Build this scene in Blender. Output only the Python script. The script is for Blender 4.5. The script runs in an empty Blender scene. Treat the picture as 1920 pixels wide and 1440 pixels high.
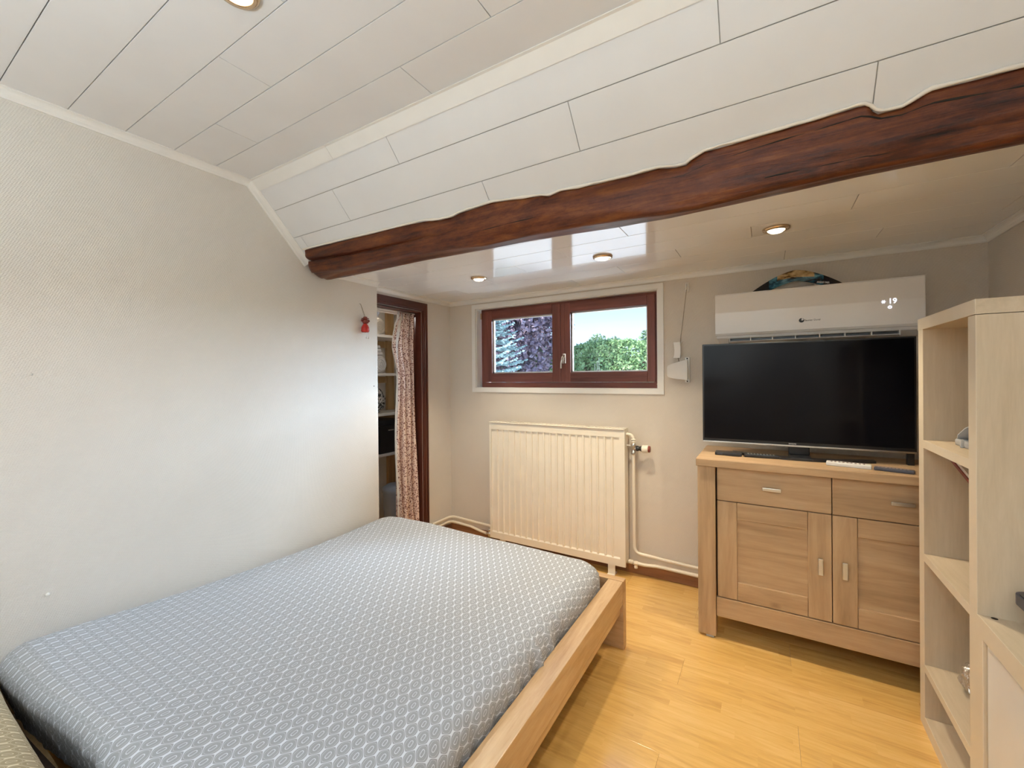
import bpy, bmesh, math, random
from mathutils import Vector, Matrix, noise
random.seed(7)
S = bpy.context.scene
COL = S.collection
R = math.radians

# ------------------------------------------------------------ camera
F, YAW, PITCH, ROLL, CY, CAMH = 789.47, .5429, -.003531, .00915, 709.53, 1.33
fw = Vector((-math.sin(YAW)*math.cos(PITCH), math.cos(YAW)*math.cos(PITCH), math.sin(PITCH)))
rt = Vector((math.cos(YAW), math.sin(YAW), 0)); dn = fw.cross(rt)
cr, sr = math.cos(ROLL), math.sin(ROLL)
r2 = rt*cr+dn*sr; d2 = dn*cr-rt*sr
cam = bpy.data.objects.new('camera', bpy.data.cameras.new('camera')); COL.objects.link(cam)
M3 = Matrix((r2, -d2, -fw)).transposed()
cam.matrix_world = Matrix.Translation((0, 0, CAMH)) @ M3.to_4x4()
cam.data.sensor_width = 36; cam.data.lens = F*36/1920; cam.data.shift_y = (CY-720)/1920
cam.data.clip_start = .02; cam.data.clip_end = 500
S.camera = cam

# ------------------------------------------------------------ sky, sun, exposure
S.view_settings.view_transform = 'Standard'; S.view_settings.look = 'None'
S.view_settings.exposure = 0.1; S.view_settings.gamma = 1.0; S.view_settings.use_curve_mapping = False
S.cycles.use_denoising = True
S.cycles.max_bounces = 10; S.cycles.diffuse_bounces = 6; S.cycles.transparent_max_bounces = 12
S.cycles.caustics_reflective = False; S.cycles.caustics_refractive = False
S.cycles.sample_clamp_indirect = 6
SKY = 2.2; SUN = 9; SPOT_LOW = 36; SPOT_HIGH = 8; UP = 66; REAR = 3; WIN = 2300
COL_LOW = (1, .85, .61); COL_HIGH = (1, .93, .84)
w = bpy.data.worlds.new('sky'); S.world = w; w.use_nodes = True
nt = w.node_tree; nt.nodes.clear()
o_ = nt.nodes.new('ShaderNodeOutputWorld'); bg = nt.nodes.new('ShaderNodeBackground')
tc = nt.nodes.new('ShaderNodeTexCoord'); sp = nt.nodes.new('ShaderNodeSeparateXYZ'); rp = nt.nodes.new('ShaderNodeValToRGB')
rp.color_ramp.elements[0].position = 0; rp.color_ramp.elements[0].color = (.70, .84, 1, 1)
rp.color_ramp.elements[1].position = .6; rp.color_ramp.elements[1].color = (.26, .48, .90, 1)
e = rp.color_ramp.elements.new(.16); e.color = (.34, .56, .92, 1)
nt.links.new(tc.outputs['Generated'], sp.inputs[0]); nt.links.new(sp.outputs['Z'], rp.inputs[0])
nt.links.new(rp.outputs[0], bg.inputs[0]); bg.inputs[1].default_value = SKY
nt.links.new(bg.outputs[0], o_.inputs[0])
sl = bpy.data.lights.new('sun', 'SUN'); sl.energy = SUN; sl.angle = R(1); sl.color = (1, .96, .9)
so = bpy.data.objects.new('sun', sl); COL.objects.link(so)
so.rotation_euler = Vector((.45, .8, -1.0)).to_track_quat('-Z', 'Y').to_euler()

def area(name, loc, to, sx, sy, en, col):
    l = bpy.data.lights.new(name, 'AREA'); l.shape = 'RECTANGLE'; l.size = sx; l.size_y = sy; l.energy = en; l.color = col
    o = bpy.data.objects.new(name, l); COL.objects.link(o); o.location = loc
    o.rotation_euler = (Vector(to)-Vector(loc)).to_track_quat('-Z', 'Y').to_euler(); return o
area('ceiling_fill_light', (-.35, -.85, 1.30), (-.35, -1.35, 3), .5, .5, UP, (.72, .885, 1))     # added ceiling fill, set in the bowl of the unseen lamp
area('rear_fill_light', (-.7, -1.88, 1.5), (-.7, 0, 1.45), 1.9, 1.1, REAR, (.82, .93, 1))  # added fill light at the rear wall, which has no window

area('outside_fill_light', (1.4, 5.6, 3.3), (-1.8, 1.9, 1.0), 3.2, 3.0, WIN, (.66, .82, 1))                  # unseen fill light added outside, right of the window, standing for sky

# ------------------------------------------------------------ materials
class NT:
    def __init__(s, m): s.t = m.node_tree; s.N = s.t.nodes; s.L = s.t.links
    def n(s, typ, **k):
        x = s.N.new(typ)
        for a, b in k.items(): setattr(x, a, b)
        return x
    def l(s, a, b): s.L.new(a, b)
    def math(s, op, a, b=None, c=None):
        x = s.N.new('ShaderNodeMath'); x.operation = op
        for i, v in enumerate((a, b, c)):
            if v is None: continue
            if isinstance(v, (int, float)): x.inputs[i].default_value = v
            else: s.L.new(v, x.inputs[i])
        return x.outputs[0]
    def ramp(s, fac, stops):
        x = s.N.new('ShaderNodeValToRGB'); cr_ = x.color_ramp
        while len(cr_.elements) < len(stops): cr_.elements.new(.5)
        for e_, (p, c) in zip(cr_.elements, stops): e_.position = p; e_.color = (*c, 1)
        s.L.new(fac, x.inputs[0]); return x.outputs[0]
    def coords(s, scale=(1, 1, 1), kind='Object', rot=(0, 0, 0), rand=0):
        t = s.n('ShaderNodeTexCoord'); m = s.n('ShaderNodeMapping')
        src = t.outputs[kind]
        if rand:
            oi = s.n('ShaderNodeObjectInfo'); cmb = s.n('ShaderNodeVectorMath', operation='ADD')
            mul = s.math('MULTIPLY', oi.outputs['Random'], rand)
            cx = s.n('ShaderNodeCombineXYZ'); s.l(mul, cx.inputs[0]); s.l(mul, cx.inputs[1]); s.l(mul, cx.inputs[2])
            s.l(src, cmb.inputs[0]); s.l(cx.outputs[0], cmb.inputs[1]); src = cmb.outputs[0]
        m.inputs['Scale'].default_value = scale; m.inputs['Rotation'].default_value = rot
        s.l(src, m.inputs[0]); return m.outputs[0]
    def noise(s, vec, scale=5, detail=4, rough=.55, dist=0):
        x = s.n('ShaderNodeTexNoise'); x.inputs['Scale'].default_value = scale; x.inputs['Detail'].default_value = detail
        x.inputs['Roughness'].default_value = rough; x.inputs['Distortion'].default_value = dist
        s.l(vec, x.inputs['Vector']); return x.outputs[0]
    def bump(s, h, strength, dist=.01):
        x = s.n('ShaderNodeBump'); x.inputs['Strength'].default_value = strength; x.inputs['Distance'].default_value = dist
        s.l(h, x.inputs['Height']); s.l(x.outputs[0], s.b.inputs['Normal'])
MATS = {}
def mat(name, col=(.8, .8, .8), rough=.5, metal=0, spec=.5, **k):
    m = bpy.data.materials.new(name); m.use_nodes = True; t = NT(m); t.b = t.N['Principled BSDF']
    t.b.inputs['Base Color'].default_value = (*col, 1); t.b.inputs['Roughness'].default_value = rough
    t.b.inputs['Metallic'].default_value = metal; t.b.inputs['Specular IOR Level'].default_value = spec
    for a, v in k.items(): t.b.inputs[a].default_value = v
    MATS[name] = m; return m, t
def plain(name, col, rough=.5, metal=0, spec=.5, var=.06, nscale=8, **k):
    m, t = mat(name, col, rough, metal, spec, **k)
    n = t.noise(t.coords(), nscale, 5)
    lo = tuple(c*(1-var) for c in col); hi = tuple(min(1, c*(1+var)) for c in col)
    t.l(t.ramp(n, [(.3, lo), (.7, hi)]), t.b.inputs['Base Color'])
    return m
def wood(name, dark, mid, light, axis='x', rough=.45, fine=60, spec=.4, rand=7, knots=False, bumps=.08):
    m, t = mat(name, mid, rough, 0, spec)
    sc = {'x': (.09, 1, 1), 'y': (1, .09, 1), 'z': (1, 1, .09)}[axis]
    v = t.coords(sc, rand=rand)
    n1 = t.noise(v, 9, 5, .6, 1.2); n2 = t.noise(v, fine, 4, .7, .3)
    f = t.math('ADD', t.math('MULTIPLY', n1, .65), t.math('MULTIPLY', n2, .35))
    c = t.ramp(f, [(.33, dark), (.5, mid), (.66, light)])
    if knots:
        vo = t.n('ShaderNodeTexVoronoi'); vo.inputs['Scale'].default_value = 5.5
        t.l(t.coords({'x': (.55, 1, 1), 'y': (1, .55, 1), 'z': (1, 1, .55)}[axis], rand=3), vo.inputs['Vector'])
        k = t.ramp(vo.outputs['Distance'], [(0, (.45, .38, .33)), (.09, (1, 1, 1))])
        mx = t.n('ShaderNodeMix', data_type='RGBA', blend_type='MULTIPLY'); mx.inputs[0].default_value = .8
        t.l(c, mx.inputs[6]); t.l(k, mx.inputs[7]); c = mx.outputs[2]
    t.l(c, t.b.inputs['Base Color']); t.bump(n2, bumps, .004)
    return m

def wallpaper(name, col, rough):
    m, t = mat(name, col, rough, 0, .5)
    g = t.n('ShaderNodeNewGeometry')
    sx = t.n('ShaderNodeSeparateXYZ'); t.l(g.outputs['Position'], sx.inputs[0])
    h = t.math('ADD', sx.outputs[0], sx.outputs[1]); z = sx.outputs[2]
    a = t.math('SINE', t.math('MULTIPLY', t.math('ADD', h, t.math('MULTIPLY', z, .55)), 620))
    b = t.math('SINE', t.math('MULTIPLY', t.math('SUBTRACT', t.math('MULTIPLY', h, .35), z), 700))
    wv = t.math('MULTIPLY', a, b)
    n = t.noise(g.outputs['Position'], 3, 4); n2 = t.noise(g.outputs['Position'], 180, 3)
    hh = t.math('ADD', t.math('MULTIPLY', wv, .5), t.math('MULTIPLY', n2, .8))
    sm_ = t.math('ABSOLUTE', t.math('SUBTRACT', t.math('FRACT', t.math('MULTIPLY', t.math('ADD', h, 1.21+.265), 1/.53)), .5))
    hh = t.math('SUBTRACT', hh, t.math('MULTIPLY', t.math('LESS_THAN', sm_, .0022), 3.0))
    t.l(t.ramp(n, [(.3, tuple(c*.97 for c in col)), (.7, tuple(min(1, c*1.02) for c in col))]), t.b.inputs['Base Color'])
    t.bump(hh, .42, .0030)
    return m
M_WALL_L = wallpaper('wallpaper_left', (.76, .715, .66), .36)
M_WALL = wallpaper('wallpaper_beige', (.70, .63, .545), .5)
M_WALL_O = plain('outer_render', (.6, .58, .55), .9)
def ceilmat():
    m, t = mat('ceiling_pvc', (.92, .90, .87), .10, 0, .55)
    n = t.noise(t.coords(rand=5), 4, 4); n2 = t.noise(t.coords((3, 30, 3), rand=5), 6, 3)
    t.l(t.ramp(n, [(.3, (.91, .89, .86)), (.7, (.93, .91, .88))]), t.b.inputs['Base Color'])
    t.bump(n2, .004, .002)
    return m
M_CEIL = ceilmat()
def ceilmatte():
    m, t = mat('ceiling_panel_satin', (.80, .80, .805), .42, 0, .4)
    n = t.noise(t.coords(rand=5), 4, 4)
    t.l(t.ramp(n, [(.3, (.785, .782, .785)), (.7, (.82, .818, .82))]), t.b.inputs['Base Color'])
    return m
M_CEIL2 = ceilmatte()
M_JOINT = plain('joint_shadow_board', (.46, .44, .41), .9)
M_TRIM = plain('white_trim', (.86, .84, .80), .3, var=.02)
M_CREAM = plain('cream_enamel', (.85, .78, .66), .3, var=.03)
M_PIPE = plain('cream_pipe', (.84, .76, .63), .35, var=.03)
M_WINWOOD = wood('mahogany_frame', (.10, .028, .021), (.175, .054, .040), (.25, .085, .062), 'x', .35, 50)
M_WINWOODV = wood('mahogany_frame_upright', (.10, .028, .021), (.175, .054, .040), (.25, .085, .062), 'z', .35, 50)
M_DOORWOOD = wood('door_casing_wood', (.05, .014, .009), (.10, .028, .017), (.17, .055, .032), 'z', .3, 40)
M_DOORWOODH = wood('door_casing_wood_level', (.05, .014, .009), (.10, .028, .017), (.17, .055, .032), 'y', .3, 40)
M_OAKH = wood('dresser_oak_level', (.36, .235, .125), (.50, .335, .19), (.60, .42, .25), 'x', .45, 40, knots=True)
M_OAKV = wood('dresser_oak_upright', (.36, .235, .125), (.50, .335, .19), (.60, .42, .25), 'z', .45, 40, knots=True)
M_BIRCHV = wood('bookcase_side_grain', (.56, .45, .31), (.64, .52, .37), (.70, .58, .43), 'z', .42, 90)
M_BIRCHY = wood('bookcase_board_grain', (.56, .45, .31), (.64, .52, .37), (.70, .58, .43), 'y', .42, 90)
M_EDGE = plain('bookcase_edge_band', (.80, .70, .55), .4, var=.03)
M_BEDY = wood('bed_oak_rail', (.42, .25, .12), (.56, .36, .19), (.66, .45, .26), 'y', .26, 90, spec=.7)
M_BEDX = wood('bed_oak_end', (.42, .25, .12), (.56, .36, .19), (.66, .45, .26), 'x', .38, 90, spec=.5)
M_BASEB = wood('brown_baseboard', (.16, .07, .035), (.26, .12, .06), (.34, .17, .09), 'x', .4, 40)
M_PINE = wood('pine_post', (.42, .25, .11), (.58, .38, .18), (.68, .48, .26), 'z', .5, 40, knots=True)
M_WHITEP = plain('white_panel', (.86, .83, .79), .3, var=.015)
M_BLACK = plain('black_plastic', (.012, .012, .014), .3, var=.2)
M_DGREY = plain('dark_grey_plastic', (.055, .055, .075), .35, var=.15)
M_SCREEN, _t = mat('tv_glass', (.004, .004, .006), .12, 0, .14)
_n = _t.noise(_t.coords(), 3, 2); _t.l(_t.ramp(_n, [(.3, (.003, .003, .005)), (.7, (.006, .006, .008))]), _t.b.inputs['Base Color'])
M_SILVER = plain('brushed_silver', (.72, .70, .66), .3, 1, var=.08)
M_CHROME = plain('chrome', (.78, .76, .73), .14, 1, var=.03)
M_BRONZE = plain('bronze_ring', (.70, .52, .34), .22, 1, var=.08)
M_ACW = plain('gloss_white_plastic', (.84, .81, .78), .10, var=.015)
M_ACW2 = plain('white_plastic', (.80, .76, .71), .35, var=.03)
M_GREYP = plain('grey_purple_plastic', (.36, .29, .28), .4, var=.05)
M_INK = plain('black_ink', (.02, .018, .017), .5)
M_WINK = plain('white_ink', (.86, .86, .88), .5)
def emit(name, col, st):
    m, t = mat(name, col, .4); t.b.inputs['Emission Color'].default_value = (*col, 1); t.b.inputs['Emission Strength'].default_value = st
    n = t.noise(t.coords(), 20, 2); t.l(t.ramp(n, [(0, tuple(c*.95 for c in col)), (1, col)]), t.b.inputs['Base Color'])
    return m
M_BULB = emit('lit_bulb', (1, .88, .66), 5.0)
M_LED = emit('white_led', (.86, .90, 1), 1.1)
def glass():
    m = bpy.data.materials.new('window_glass'); m.use_nodes = True; t = NT(m); t.N.clear()
    o = t.n('ShaderNodeOutputMaterial'); mx = t.n('ShaderNodeMixShader'); tr = t.n('ShaderNodeBsdfTransparent'); gl = t.n('ShaderNodeBsdfGlossy')
    tr.inputs[0].default_value = (.96, .98, .98, 1); gl.inputs['Roughness'].default_value = .02
    fr = t.n('ShaderNodeFresnel'); fr.inputs[0].default_value = 1.35
    t.l(fr.outputs[0], mx.inputs[0]); t.l(tr.outputs[0], mx.inputs[1]); t.l(gl.outputs[0], mx.inputs[2]); t.l(mx.outputs[0], o.inputs[0])
    return m
M_GLASS = glass()
M_CLEAR, _t = mat('clear_plastic', (.86, .87, .88), .12, 0, .6, **{'Transmission Weight': .45, 'IOR': 1.4})
M_FOIL, _t = mat('crumpled_foil', (.80, .79, .78), .22, .9)
_t.bump(_t.noise(_t.coords(), 55, 4), .6, .02)

def floormat():
    m, t = mat('laminate', (.6, .36, .13), .20, 0, .75, **{'Coat Weight': 1.0, 'Coat Roughness': .14})
    v = t.coords((1, 1, 1), rand=11)
    tcd = t.n('ShaderNodeTexCoord'); sx = t.n('ShaderNodeSeparateXYZ'); t.l(tcd.outputs['Object'], sx.inputs[0])
    oi = t.n('ShaderNodeObjectInfo')
    strip = t.math('FLOOR', t.math('MULTIPLY', t.math('ADD', sx.outputs[1], 5.0), 1/.0635))
    xs = t.math('ADD', t.math('ADD', sx.outputs[0], t.math('MULTIPLY', strip, .237)), t.math('MULTIPLY', oi.outputs['Random'], 9))
    cell = t.math('FLOOR', t.math('MULTIPLY', xs, 1/.42))
    cx = t.n('ShaderNodeCombineXYZ'); t.l(cell, cx.inputs[0]); t.l(strip, cx.inputs[1]); t.l(oi.outputs['Random'], cx.inputs[2])
    wn = t.n('ShaderNodeTexWhiteNoise'); t.l(cx.outputs[0], wn.inputs['Vector'])
    vv = t.n('ShaderNodeVectorMath', operation='ADD'); ml = t.n('ShaderNodeVectorMath', operation='SCALE'); ml.inputs['Scale'].default_value = 4
    t.l(wn.outputs['Color'], ml.inputs[0]); t.l(v, vv.inputs[0]); t.l(ml.outputs[0], vv.inputs[1])
    mp = t.n('ShaderNodeMapping'); mp.inputs['Scale'].default_value = (.10, 1, 1); t.l(vv.outputs[0], mp.inputs[0])
    n1 = t.noise(mp.outputs[0], 16, 5, .6, 1.6); n2 = t.noise(mp.outputs[0], 110, 3, .6)
    f = t.math('ADD', t.math('MULTIPLY', n1, .7), t.math('MULTIPLY', n2, .3))
    f = t.math('ADD', f, t.math('MULTIPLY', t.math('SUBTRACT', wn.outputs['Value'], .5), .12))
    c = t.ramp(f, [(.30, (.64, .365, .105)), (.5, (.80, .485, .145)), (.70, (.88, .57, .21))])
    t.l(c, t.b.inputs['Base Color']); t.bump(n2, .03, .002)
    return m
M_FLOOR = floormat()
def beammat():
    m, t = mat('old_beam_wood', (.12, .035, .015), .4, 0, .35)
    v = t.coords((.12, 1, 1))
    n1 = t.noise(v, 8, 6, .65, 1.8); n2 = t.noise(t.coords((.05, 1, 1)), 60, 5, .7, .5); n3 = t.noise(t.coords((1, 1, 1)), 3, 3); n4 = t.noise(t.coords((.4, 1, 1)), 30, 6, .75)
    f = t.math('ADD', t.math('ADD', t.math('MULTIPLY', n1, .4), t.math('MULTIPLY', n2, .3)), t.math('MULTIPLY', n4, .3))
    c = t.ramp(f, [(.36, (.008, .003, .002)), (.44, (.060, .012, .004)), (.53, (.135, .033, .008)), (.66, (.26, .090, .019))])
    t.l(c, t.b.inputs['Base Color'])
    t.l(t.ramp(n3, [(.3, (.30,)*3), (.7, (.48,)*3)]), t.b.inputs['Roughness'])
    t.bump(t.math('ADD', n2, n1), .35, .006)
    return m
M_BEAM = beammat()
def ogee(name, base, line, wob=0.0, wd=.0385, ht=.0675, ang=0):
    m, t = mat(name, base, .85, 0, .25)
    v = t.coords((1, 1, 1), 'UV', (0, 0, R(ang)))
    sx = t.n('ShaderNodeSeparateXYZ'); t.l(v, sx.inputs[0])
    x = t.math('MULTIPLY', sx.outputs[0], 2*math.pi/wd); y = t.math('MULTIPLY', sx.outputs[1], 2*math.pi/ht)
    yw = t.math('MULTIPLY', t.math('SUBTRACT', 1.0, t.math('COSINE', y)), math.pi/2)
    g = t.math('ABSOLUTE', t.math('ADD', t.math('COSINE', x), t.math('COSINE', yw)))
    a = [(0, line), (.036, line), (.078, base), (.265, base), (.285, tuple(.25*b+.75*l for b, l in zip(base, line))), (.315, tuple(.25*b+.75*l for b, l in zip(base, line))), (.34, base), (.865, base), (.89, line), (.925, line), (.945, base)]
    c = t.ramp(t.math('MULTIPLY', g, .5), a)
    t.l(c, t.b.inputs['Base Color'])
    n = t.noise(t.coords((1, 1, 1)), 700, 2); n2 = t.noise(t.coords((1, 1, 1)), 14, 4)
    t.bump(t.math('ADD', t.math('MULTIPLY', n, .3), n2), .16, .006)
    return m
M_SHEET = ogee('grey_ogee_cotton', (.355, .37, .40), (.72, .76, .82))
M_PILLOW = ogee('warm_lit_ogee_cotton', (.40, .33, .21), (.76, .68, .50))  # same grey cotton as the sheet, with warm light put into its colour
def floral():
    m, t = mat('floral_cotton', (.75, .55, .47), .85, 0, .2)
    vo = t.n('ShaderNodeTexVoronoi'); vo.inputs['Scale'].default_value = 85
    t.l(t.coords((1, 1, 1)), vo.inputs['Vector'])
    n = t.noise(t.coords((1, 1, 1)), 120, 3, .6, 1)
    f = t.math('ADD', t.math('MULTIPLY', vo.outputs['Distance'], .8), t.math('MULTIPLY', n, .7))
    c = t.ramp(f, [(.52, (.07, .018, .016)), (.62, (.42, .19, .15)), (.72, (.78, .62, .54))])
    t.l(c, t.b.inputs['Base Color']); return m
M_FLORAL = floral()
M_LINING = plain('white_lining', (.72, .68, .64), .9, var=.1, nscale=30)
M_TOWEL = plain('white_towel', (.72, .72, .72), .95, var=.1, nscale=25)
M_TOWELB = plain('beige_towel', (.50, .45, .38), .95, var=.1, nscale=25)
M_TOWELG = plain('grey_blue_towel', (.34, .36, .42), .95, var=.1, nscale=25)
def zebra():
    m, t = mat('black_white_knit', (.5, .5, .5), .95)
    n = t.noise(t.coords((1, 1, 1)), 28, 3, .5, 2)
    t.l(t.ramp(n, [(.44, (.03, .03, .03)), (.52, (.66, .65, .63))]), t.b.inputs['Base Color']); return m
M_KNIT = zebra()
M_BIN = plain('blue_grey_plastic', (.24, .27, .33), .4)
M_RED = plain('red_paint', (.50, .025, .018), .35, var=.2, nscale=60)
M_DRED = plain('dark_red_brown', (.20, .03, .018), .4, var=.25, nscale=60)
M_STRING = plain('twine', (.36, .30, .22), .9)
def leafmat(name, a, b, c, sc=3):
    m, t = mat(name, b, .7, 0, .2)
    g = t.n('ShaderNodeNewGeometry'); n = t.noise(g.outputs['Position'], sc, 5, .7)
    t.l(t.ramp(n, [(.3, a), (.5, b), (.7, c)]), t.b.inputs['Base Color'])
    t.b.inputs['Subsurface Weight'].default_value = 0
    return m
M_SPRUCE = leafmat('blue_spruce_needles', (.17, .25, .245), (.40, .52, .51), (.62, .72, .70), 6)
M_PLUM = leafmat('purple_leaves', (.09, .055, .08), (.23, .17, .22), (.42, .36, .42), 8)
M_HEDGE = leafmat('hedge_leaves', (.14, .25, .09), (.26, .40, .18), (.42, .55, .31), 4)
M_FARTREE = leafmat('far_tree_leaves', (.16, .23, .14), (.25, .33, .21), (.34, .42, .29), 2)
M_BARK = plain('bark', (.16, .11, .08), .9, var=.3)
M_LAWN = leafmat('lawn_grass', (.10, .20, .05), (.18, .30, .08), (.26, .40, .12), 2)
M_GAPSHADE = plain('gap_shade_brown', (.045, .026, .018), .95, var=.25, nscale=40)  # shade between pillow and mattress, put into a dark brown
M_TERR = plain('pale_paving', (.68, .68, .67), .8, var=.05, nscale=2)
M_MORTAR = plain('sealant', (.88, .82, .74), .6, var=.05)
M_NOTCH = plain('dark_hole', (.02, .015, .01), .9)
def boom():
    m, t = mat('boomerang_paint', (.02, .02, .03), .2, 0, .5)
    tcd = t.n('ShaderNodeTexCoord'); sx = t.n('ShaderNodeSeparateXYZ'); t.l(tcd.outputs['Object'], sx.inputs[0])
    n = t.noise(t.coords((1, 1, 2.2)), 16, 4, .6, .6)
    sky = t.ramp(n, [(.40, (.10, .05, .015)), (.5, (.42, .27, .11)), (.62, (.62, .45, .24))])
    sea = t.ramp(n, [(.40, (.004, .006, .012)), (.52, (.02, .10, .16)), (.64, (.12, .32, .42))])
    ax = t.math('ABSOLUTE', sx.outputs[0])
    fz = t.math('GREATER_THAN', t.math('SUBTRACT', sx.outputs[2], t.math('MULTIPLY', ax, -.10)), .078)
    fx = t.math('LESS_THAN', ax, .085)
    mx = t.n('ShaderNodeMix', data_type='RGBA'); t.l(t.math('MULTIPLY', fz, fx), mx.inputs[0]); t.l(sea, mx.inputs[6]); t.l(sky, mx.inputs[7])
    mx2 = t.n('ShaderNodeMix', data_type='RGBA'); t.l(t.math('GREATER_THAN', ax, .125), mx2.inputs[0]); t.l(mx.outputs[2], mx2.inputs[6]); mx2.inputs[7].default_value = (.008, .008, .014, 1)
    t.l(mx2.outputs[2], t.b.inputs['Base Color']); return m
M_BOOM = boom()

# ------------------------------------------------------------ mesh helpers
def lerp(a, b, t): return a+(b-a)*t
class B:
    """collects shapes in world coordinates, then links them as one mesh object"""
    def __init__(s): s.v = []; s.f = []; s.m = []; s.uv = None; s.smooth = set()
    def add(s, vs, fs, mi=0, smooth=False):
        k = len(s.v); s.v += [tuple(p) for p in vs]
        for f in fs:
            if smooth: s.smooth.add(len(s.f))
            s.f.append([i+k for i in f]); s.m.append(mi)
        return s
    def box(s, x0, x1, y0, y1, z0, z1, b=0, mi=0):
        if b <= 0:
            vs = [(x, y, z) for x in (x0, x1) for y in (y0, y1) for z in (z0, z1)]
            fs = [(0, 1, 3, 2), (4, 6, 7, 5), (0, 4, 5, 1), (2, 3, 7, 6), (0, 2, 6, 4), (1, 5, 7, 3)]
            return s.add(vs, fs, mi)
        bm = bmesh.new(); bmesh.ops.create_cube(bm, size=1)
        for v in bm.verts:
            v.co = Vector((lerp(x0, x1, v.co.x+.5), lerp(y0, y1, v.co.y+.5), lerp(z0, z1, v.co.z+.5)))
        bmesh.ops.bevel(bm, geom=bm.edges[:], offset=min(b, .45*min(x1-x0, y1-y0, z1-z0)), segments=2, affect='EDGES', profile=.6)
        return s.bm(bm, mi)
    def bm(s, bm, mi=0, smooth=False, mtx=None):
        bm.verts.index_update()
        s.add([(mtx @ v.co if mtx else v.co) for v in bm.verts], [[v.index for v in f.verts] for f in bm.faces], mi, smooth); bm.free(); return s
    def prism(s, pts, axis, a0, a1, mi=0):
        """polygon pts (2d) extruded along axis: x -> (y,z), y -> (x,z), z -> (x,y)"""
        def P(p, a): return {'x': (a, p[0], p[1]), 'y': (p[0], a, p[1]), 'z': (p[0], p[1], a)}[axis]
        n = len(pts); vs = [P(p, a0) for p in pts]+[P(p, a1) for p in pts]
        fs = [list(range(n)), list(range(2*n-1, n-1, -1))]+[(i, i+n, (i+1) % n+n, (i+1) % n) for i in range(n)]
        return s.add(vs, fs, mi)
    def tube(s, pts, r, n=10, mi=0, caps=True):
        pts = [Vector(p) for p in pts]; rs = r if isinstance(r, (list, tuple)) else [r]*len(pts)
        vs = []; up = None
        for i, p in enumerate(pts):
            d = (pts[min(i+1, len(pts)-1)]-pts[max(i-1, 0)]).normalized()
            if up is None:
                up = Vector((0, 0, 1)) if abs(d.z) < .9 else Vector((1, 0, 0))
            a = d.cross(up).normalized(); up = a.cross(d).normalized()
            for k in range(n):
                t = 2*math.pi*k/n; vs.append(p+a*math.cos(t)*rs[i]+up*math.sin(t)*rs[i])
        fs = [(i*n+k, i*n+(k+1) % n, (i+1)*n+(k+1) % n, (i+1)*n+k) for i in range(len(pts)-1) for k in range(n)]
        s.add(vs, fs, mi, True)
        if caps: s.add(vs[:n], [list(range(n-1, -1, -1))], mi); s.add(vs[-n:], [list(range(n))], mi)
        return s
    def lathe(s, prof, c, axis=(0, 0, 1), n=20, mi=0):
        """prof: (radius, height) pairs along axis from c"""
        ax = Vector(axis).normalized(); a = ax.orthogonal().normalized(); b = ax.cross(a); c = Vector(c)
        vs = [c+ax*h+(a*math.cos(2*math.pi*k/n)+b*math.sin(2*math.pi*k/n))*max(r, 1e-5) for r, h in prof for k in range(n)]
        fs = [(i*n+k, i*n+(k+1) % n, (i+1)*n+(k+1) % n, (i+1)*n+k) for i in range(len(prof)-1) for k in range(n)]
        return s.add(vs, fs, mi, True)
    def ball(s, c, r, n=12, mi=0):
        r = r if isinstance(r, (list, tuple)) else (r, r, r)
        bm = bmesh.new(); bmesh.ops.create_uvsphere(bm, u_segments=n, v_segments=max(6, n//2+2), radius=1)
        for v in bm.verts: v.co = Vector((c[0]+v.co.x*r[0], c[1]+v.co.y*r[1], c[2]+v.co.z*r[2]))
        return s.bm(bm, mi, True)
    def mesh(s, name, mats, off=(0, 0, 0)):
        me = bpy.data.meshes.new(name)
        me.from_pydata([(v[0]-off[0], v[1]-off[1], v[2]-off[2]) for v in s.v], [], s.f)
        for m in (mats if isinstance(mats, (list, tuple)) else [mats]): me.materials.append(m)
        for i, p in enumerate(me.polygons):
            p.material_index = s.m[i]; p.use_smooth = i in s.smooth
        me.update(); return me
    def build(s, name, mats, parent=None, off=None, loc=None):
        """parent: child in the parent's frame; else a top-level object with its origin at loc"""
        if parent is not None:
            base = parent.matrix_world.translation if off is None else off
            base = Vector(parent.get('_b', (0, 0, 0)))
            o = bpy.data.objects.new(name, s.mesh(name, mats, base)); o.parent = parent; o['_b'] = tuple(base)
        else:
            if loc is None: loc = (0, 0, 0)
            o = bpy.data.objects.new(name, s.mesh(name, mats, loc)); o.location = loc; o['_b'] = tuple(loc)
        COL.objects.link(o); return o
def thing(name, label, cat, loc=(0, 0, 0), group=None):
    o = bpy.data.objects.new(name, None); COL.objects.link(o); o.location = loc; o['_b'] = tuple(loc)
    o.empty_display_size = .05
    return tag(o, label, cat, group)
def tag(o, label, cat, group=None):
    o['label'] = label; o['category'] = cat
    if group: o['group'] = group
    return o
def struct(o, label=None, cat=None):
    o['kind'] = 'structure'
    if label: o['label'] = label
    if cat: o['category'] = cat
    return o
def copy_tree(o, parent=None):
    c = o.copy(); COL.objects.link(c)
    if parent: c.parent = parent
    for ch in o.children: copy_tree(ch, c)
    return c
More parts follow.
